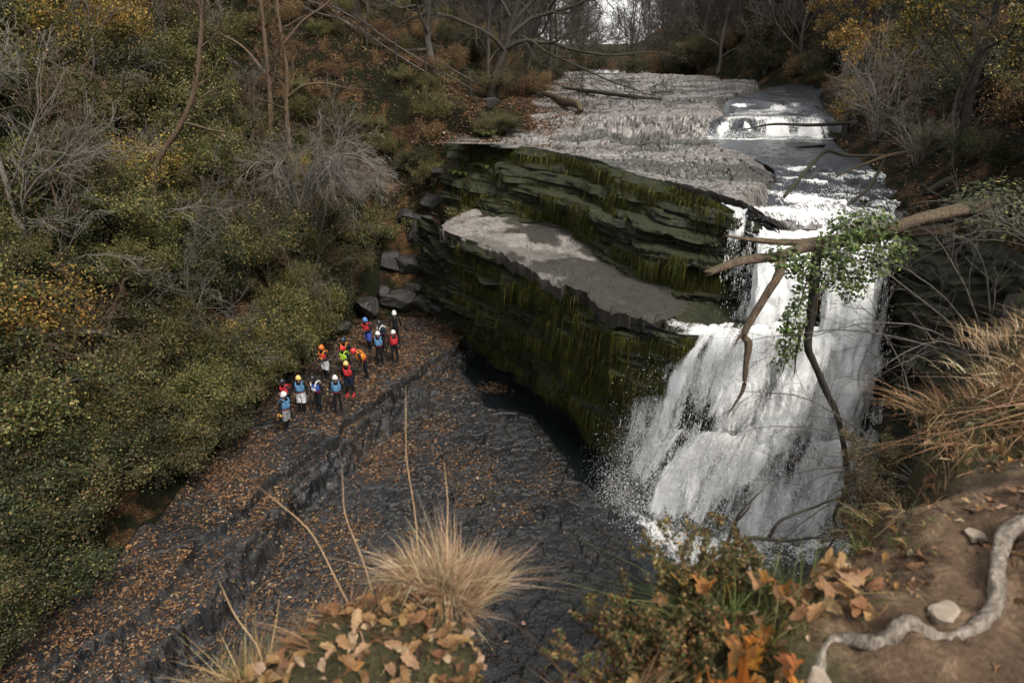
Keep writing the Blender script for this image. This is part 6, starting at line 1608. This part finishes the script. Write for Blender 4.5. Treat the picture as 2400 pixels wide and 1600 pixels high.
def long_branch(x, y, dirv, L, label, seed, r=.03):
    rng = np.random.default_rng(seed); n = 3
    d0 = norm(np.array(dirv) + rng.normal(size=(n, 3)) * [.25, .25, .18]); t = np.linspace(0, 1, 12)[None, :, None]
    P = d0[:, None, :] * (t * L * rng.uniform(.7, 1, (n, 1, 1))) + np.array([0, 0, L * .16]) * np.sin(t * 2.6) + np.cumsum(rng.normal(size=(n, 12, 3)) * .07, 1) * t
    Rd = np.linspace(r, .008, 12)[None] * np.ones((n, 1))
    L1 = spawn(P, Rd, 8, .2, 1, .6, .32, .14, .03, 6, rng, .6); L2 = spawn(*L1, 4, .2, 1, .55, .5, .16, .04, 4, rng, .6)
    A = trees_parts([(P, Rd), (L1[0], np.maximum(L1[1], .007)), (L2[0], np.maximum(L2[1], .005))], [6, 4, 3]).mesh('branches', True); A.materials.append(MAT_BARK_PALE)
    return ob('bare_branch', A, None, loc=(x, y, float(ground(np.array([x]), np.array([y]))[0]) + 1.3), label=label, cat='branch')
long_branch(-17.0, 25.0, (.9, -.2, .15), 4.2, 'long pale bare branch arching right beside the pale tree at the left edge', 831)
long_branch(-15.2, 22.0, (.8, -.3, .05), 3.6, 'pale bare branch reaching over the green thicket below the pale tree', 832)
long_branch(-14.6, 27.5, (.9, -.1, .12), 4.0, 'pale bare branch spreading right from the foot of the leaning trunk', 833)
long_branch(-13.2, 29.5, (-.8, -.4, .2), 3.4, 'pale bare branch crossing in front of the leaning trunk', 834)
long_branch(-12.6, 25.5, (.7, -.5, .05), 2.8, 'pale bare branch drooping toward the leftmost people', 835)
long_branch(-14.8, 18.0, (.8, .2, .0), 2.8, 'pale bare branch over the bushes at lower left', 836)

BR = bush_proto(27, 2.4, 9, .9, [(.03, .034, .012, 3), (.06, .05, .02, 2), (.12, .075, .03, 2), (.20, .13, .06, 1)], .13, 22, barkm=MAT_BARK_BROWN)
for i, (x, y, z, sc, lb) in enumerate([(1.40, 2.12, 12.72, .065, 'low dark bramble on the shaded lip of the path, nearest the viewer'), (1.58, 2.38, 12.68, .075, 'dark bramble on the shaded lip between path and fall'), (1.78, 2.72, 12.64, .08, 'dark bramble under the rim of the right bank'),
                                     (1.98, 3.05, 12.60, .085, 'dark bramble at the outer corner of the right bank'), (2.2, 3.45, 12.6, .09, 'dark bramble behind the grass of the right bank'), (1.25, 1.98, 12.85, .055, 'small bramble where the path edge meets the heaped leaves')]):
    place_bush(BR, 'bramble', (x, y, z), i * 1.1, sc, lb, 'bush', None)

# exposed root winding over the soil
rt = [(.87, 1.02), (.89, 1.22), (.92, 1.40), (.97, 1.54), (1.06, 1.64), (1.16, 1.58), (1.25, 1.60), (1.37, 1.585), (1.50, 1.62), (1.60, 1.70), (1.70, 1.86), (1.88, 2.02), (2.4, 2.16)]
pr = np.array([(x, y, gz(x, y) + .006) for x, y in rt]); ob('tree_root', log_mesh(pr - pr[0], [.026, .025, .022, .023, .020, .023, .019, .020, .023, .025, .028, .032], 14, 140, 3, .34), M_bark('root_bark', (.05, .04, .03), (.27, .23, .185), 45), loc=tuple(pr[0]),
   label='pale exposed tree root winding across the bare soil path', cat='root')
pr = np.array([(x, y, gz(x, y) + .0) for x, y in [(1.62, 1.46), (1.80, 1.40), (2.05, 1.42), (2.3, 1.36)]])
for i, (x, y, dm, lb) in enumerate([(.80, 1.22, (.085, .07, .06), 'mossy brown stone half buried left of the root'), (1.40, 1.66, (.055, .04, .03), 'pale flat stone on the soil behind the root'), (1.66, 1.30, (.10, .06, .03), 'flat grey stone right of the root'),
                             (.93, 1.46, (.06, .05, .04), 'small rounded stone between the leaves and the root'), (1.28, 1.10, (.05, .035, .02), 'small pale stone inside the bend of the root'), (1.75, 2.05, (.05, .04, .03), 'small stone on the slope of the right bank')]):
    boulder((x, y, gz(x, y) + .005), dm, 760 + i, lb, i * .8, M_rock('path_stone', (.12, .09, .065), (.24, .19, .14), (.36, .30, .24), 12, (.7, .9), .5, None, 0, 0, .01), 'stone')

# ---- large fallen leaves, each its own object
def oak_leaf(seed, col, maple=False):
    rng = np.random.default_rng(seed)
    k = 34; a = np.linspace(0, 2 * np.pi, k, endpoint=False)
    if maple: r = .36 + .20 * np.abs(np.cos(a * 2.5)) ** 1.2 + .05 * np.cos(a * 12) + .10 * np.cos(a)
    else:
        ex, ey = .58 * np.cos(a), .26 * np.sin(a) * (1 + .35 * np.cos(a)); r = np.hypot(ex, ey) * (1 + .13 * np.cos(a * 11) * np.abs(np.sin(a)) ** .5)
        a = np.arctan2(ey, ex)
    r = r * (1 + .06 * rng.normal(size=k))
    ring = np.stack([r * np.cos(a), r * np.sin(a)], -1); V2 = np.concatenate([ring, ring * .55, [[0, 0]]])
    c1, c2 = rng.uniform(.4, 2.2), rng.uniform(-.5, .9)
    z = c1 * V2[:, 1] ** 2 * 1.6 + c2 * V2[:, 0] ** 2 + .05 * np.sin(V2[:, 0] * 14 + seed) * np.abs(V2[:, 1]) * 2 + .03 * rng.normal(size=len(V2))
    V = np.c_[V2, z]
    i = np.arange(k); j = (i + 1) % k
    Fq = np.stack([i, j, j + k, i + k], -1); Ft = np.stack([i + k, j + k, np.full(k, 2 * k)], -1)
    stem = smooth_path([(-.15 if not maple else -.3, 0, .01), (-.5, .02, .03), (-.78, .06, .0)], 5); Vs, Fs = tubes(stem[None], np.full((1, 5), .012), 4)
    n = len(V); V = np.concatenate([V, Vs])
    cols = np.concatenate([np.tile(np.array(col) * .9, (k, 1)) * (1 + .18 * rng.normal(size=(k, 1))), np.tile(col, (k, 1)) * (1 + .15 * rng.normal(size=(k, 1))), np.tile(np.array(col) * .6, (len(Fs), 1))])
    me = mesh_np('leaf', V, [Ft, np.concatenate([Fq, Fs + n])], None, True)
    at = me.attributes.new('Col', 'FLOAT_COLOR', 'FACE'); c4 = np.ones((len(cols), 4), np.float32); c4[:, :3] = np.clip(cols, .01, .9); at.data.foreach_set('color', c4.ravel())
    me.materials.append(MAT_DRY); return me
LM = [oak_leaf(i, c, i % 3 == 0) for i, c in enumerate([(.33, .19, .085), (.24, .125, .05), (.38, .25, .13), (.30, .12, .03), (.17, .085, .035), (.35, .215, .115), (.45, .18, .025), (.30, .17, .075), (.44, .31, .19)])]
rng = np.random.default_rng(17)
def strew(n, x0, x1, y0, y1, sz, label, group, which=range(9), lift=.03, thick=.0):
    for q in range(n):
        x, y = rng.uniform(x0, x1), rng.uniform(y0, y1)
        s = rng.uniform(*sz)
        o = ob('fallen_leaf', LM[rng.choice(list(which))], None, loc=(x, y, gz(x, y) + .012 + rng.uniform(0, lift + thick)), label=label, cat='leaf', group=group)
        o.rotation_euler = (rng.normal() * .45, rng.normal() * .45, rng.uniform(0, 6.28)); o.scale = (s, s, s)
strew(210, -.95, -.05, 1.22, 1.86, (.04, .07), 'tan and russet fallen oak leaf in the pile below the pale grass tuft', 'oak leaves below the pale tuft', [1, 2, 4, 5, 7, 8, 1, 4, 7], .015, .01)
strew(70, .34, .88, 1.15, 1.80, (.045, .08), 'orange and brown fallen leaf in the pile left of the soil path', 'leaves left of the soil path', [0, 1, 3, 4, 6, 7], .03, .02)
strew(4, .6, .80, 1.45, 1.62, (.11, .14), 'large bright orange fallen leaf in the pile left of the soil path', 'large orange leaves', [3, 6], .05)
strew(30, .92, 1.2, 1.66, 2.0, (.05, .085), 'curled brown fallen leaf heaped at the edge of the soil path', 'curled leaves at the path edge', [0, 1, 4, 5, 7], .05, .03)
strew(16, 1.0, 2.3, 1.0, 2.3, (.035, .07), 'dry fallen leaf lying on the bare soil path', 'leaves on the soil path', [1, 4, 7, 8], .0)
strew(12, 1.55, 2.1, 1.05, 1.36, (.05, .09), 'dark curled fallen leaf in the lower right corner', 'leaves in the lower right corner', [1, 4, 5, 7], .03)
strew(8, 2.1, 2.8, 2.85, 3.3, (.05, .09), 'pale fallen leaf caught in the grass of the right bank', 'leaves on the right bank', [0, 2, 5, 8], .12)
strew(8, .5, 1.0, 1.8, 2.02, (.05, .08), 'brown fallen leaf caught in the heather at the cliff edge', 'leaves in the heather', [0, 3, 6], .16)

# crumbs of leaf, grit and twig trodden into the soil
rng = np.random.default_rng(19)
n = 14000
x = rng.uniform(-1.2, 3.4, n); y = rng.uniform(.9, 3.6, n)
k = (y < np.interp(x, FE_X, FE_Y) - .02) & (fbm(x * 2.5, y * 2.5, seed=405, oct=3) > -.35); x, y = x[k], y[k]; n = len(x)
N = np.stack([rng.normal(size=n) * .5, rng.normal(size=n) * .5, np.ones(n)], -1)
V, F = leaves(np.stack([x, y, fg_z(x, y) + .006], -1), N, np.exp(rng.normal(size=n) * .55) * .024, .5, rng, .4)
ob('leaf_crumbs', mesh_np('leaf_crumbs', V, F, palette(n, LITTER, rng, .3)), MAT_DRY, label='crumbs of dry leaf and grit trodden into the soil path', cat='leaves', kind='stuff')
n = 900
x = rng.uniform(-1.0, 3.0, n); y = rng.uniform(.9, 3.0, n); k = y < np.interp(x, FE_X, FE_Y) - .05; x, y = x[k], y[k]; n = len(x)
a = rng.uniform(0, 6.28, n); D = np.stack([np.cos(a), np.sin(a), rng.normal(size=n) * .12], -1); L = rng.uniform(.03, .12, n)
P = np.stack([x, y, fg_z(x, y) + .006], -1)[:, None, :] + D[:, None, :] * (L[:, None, None] * np.linspace(-.5, .5, 4)[None, :, None]) + rng.normal(size=(n, 4, 3)) * .002
V, F = tubes(P, np.full((n, 4), .0013), 3)
ob('twig_litter', mesh_np('twig_litter', V, F, smooth=True), MAT_BARK_BROWN, label='fine twigs and rootlets scattered over the cliff top soil', cat='twigs', kind='stuff')
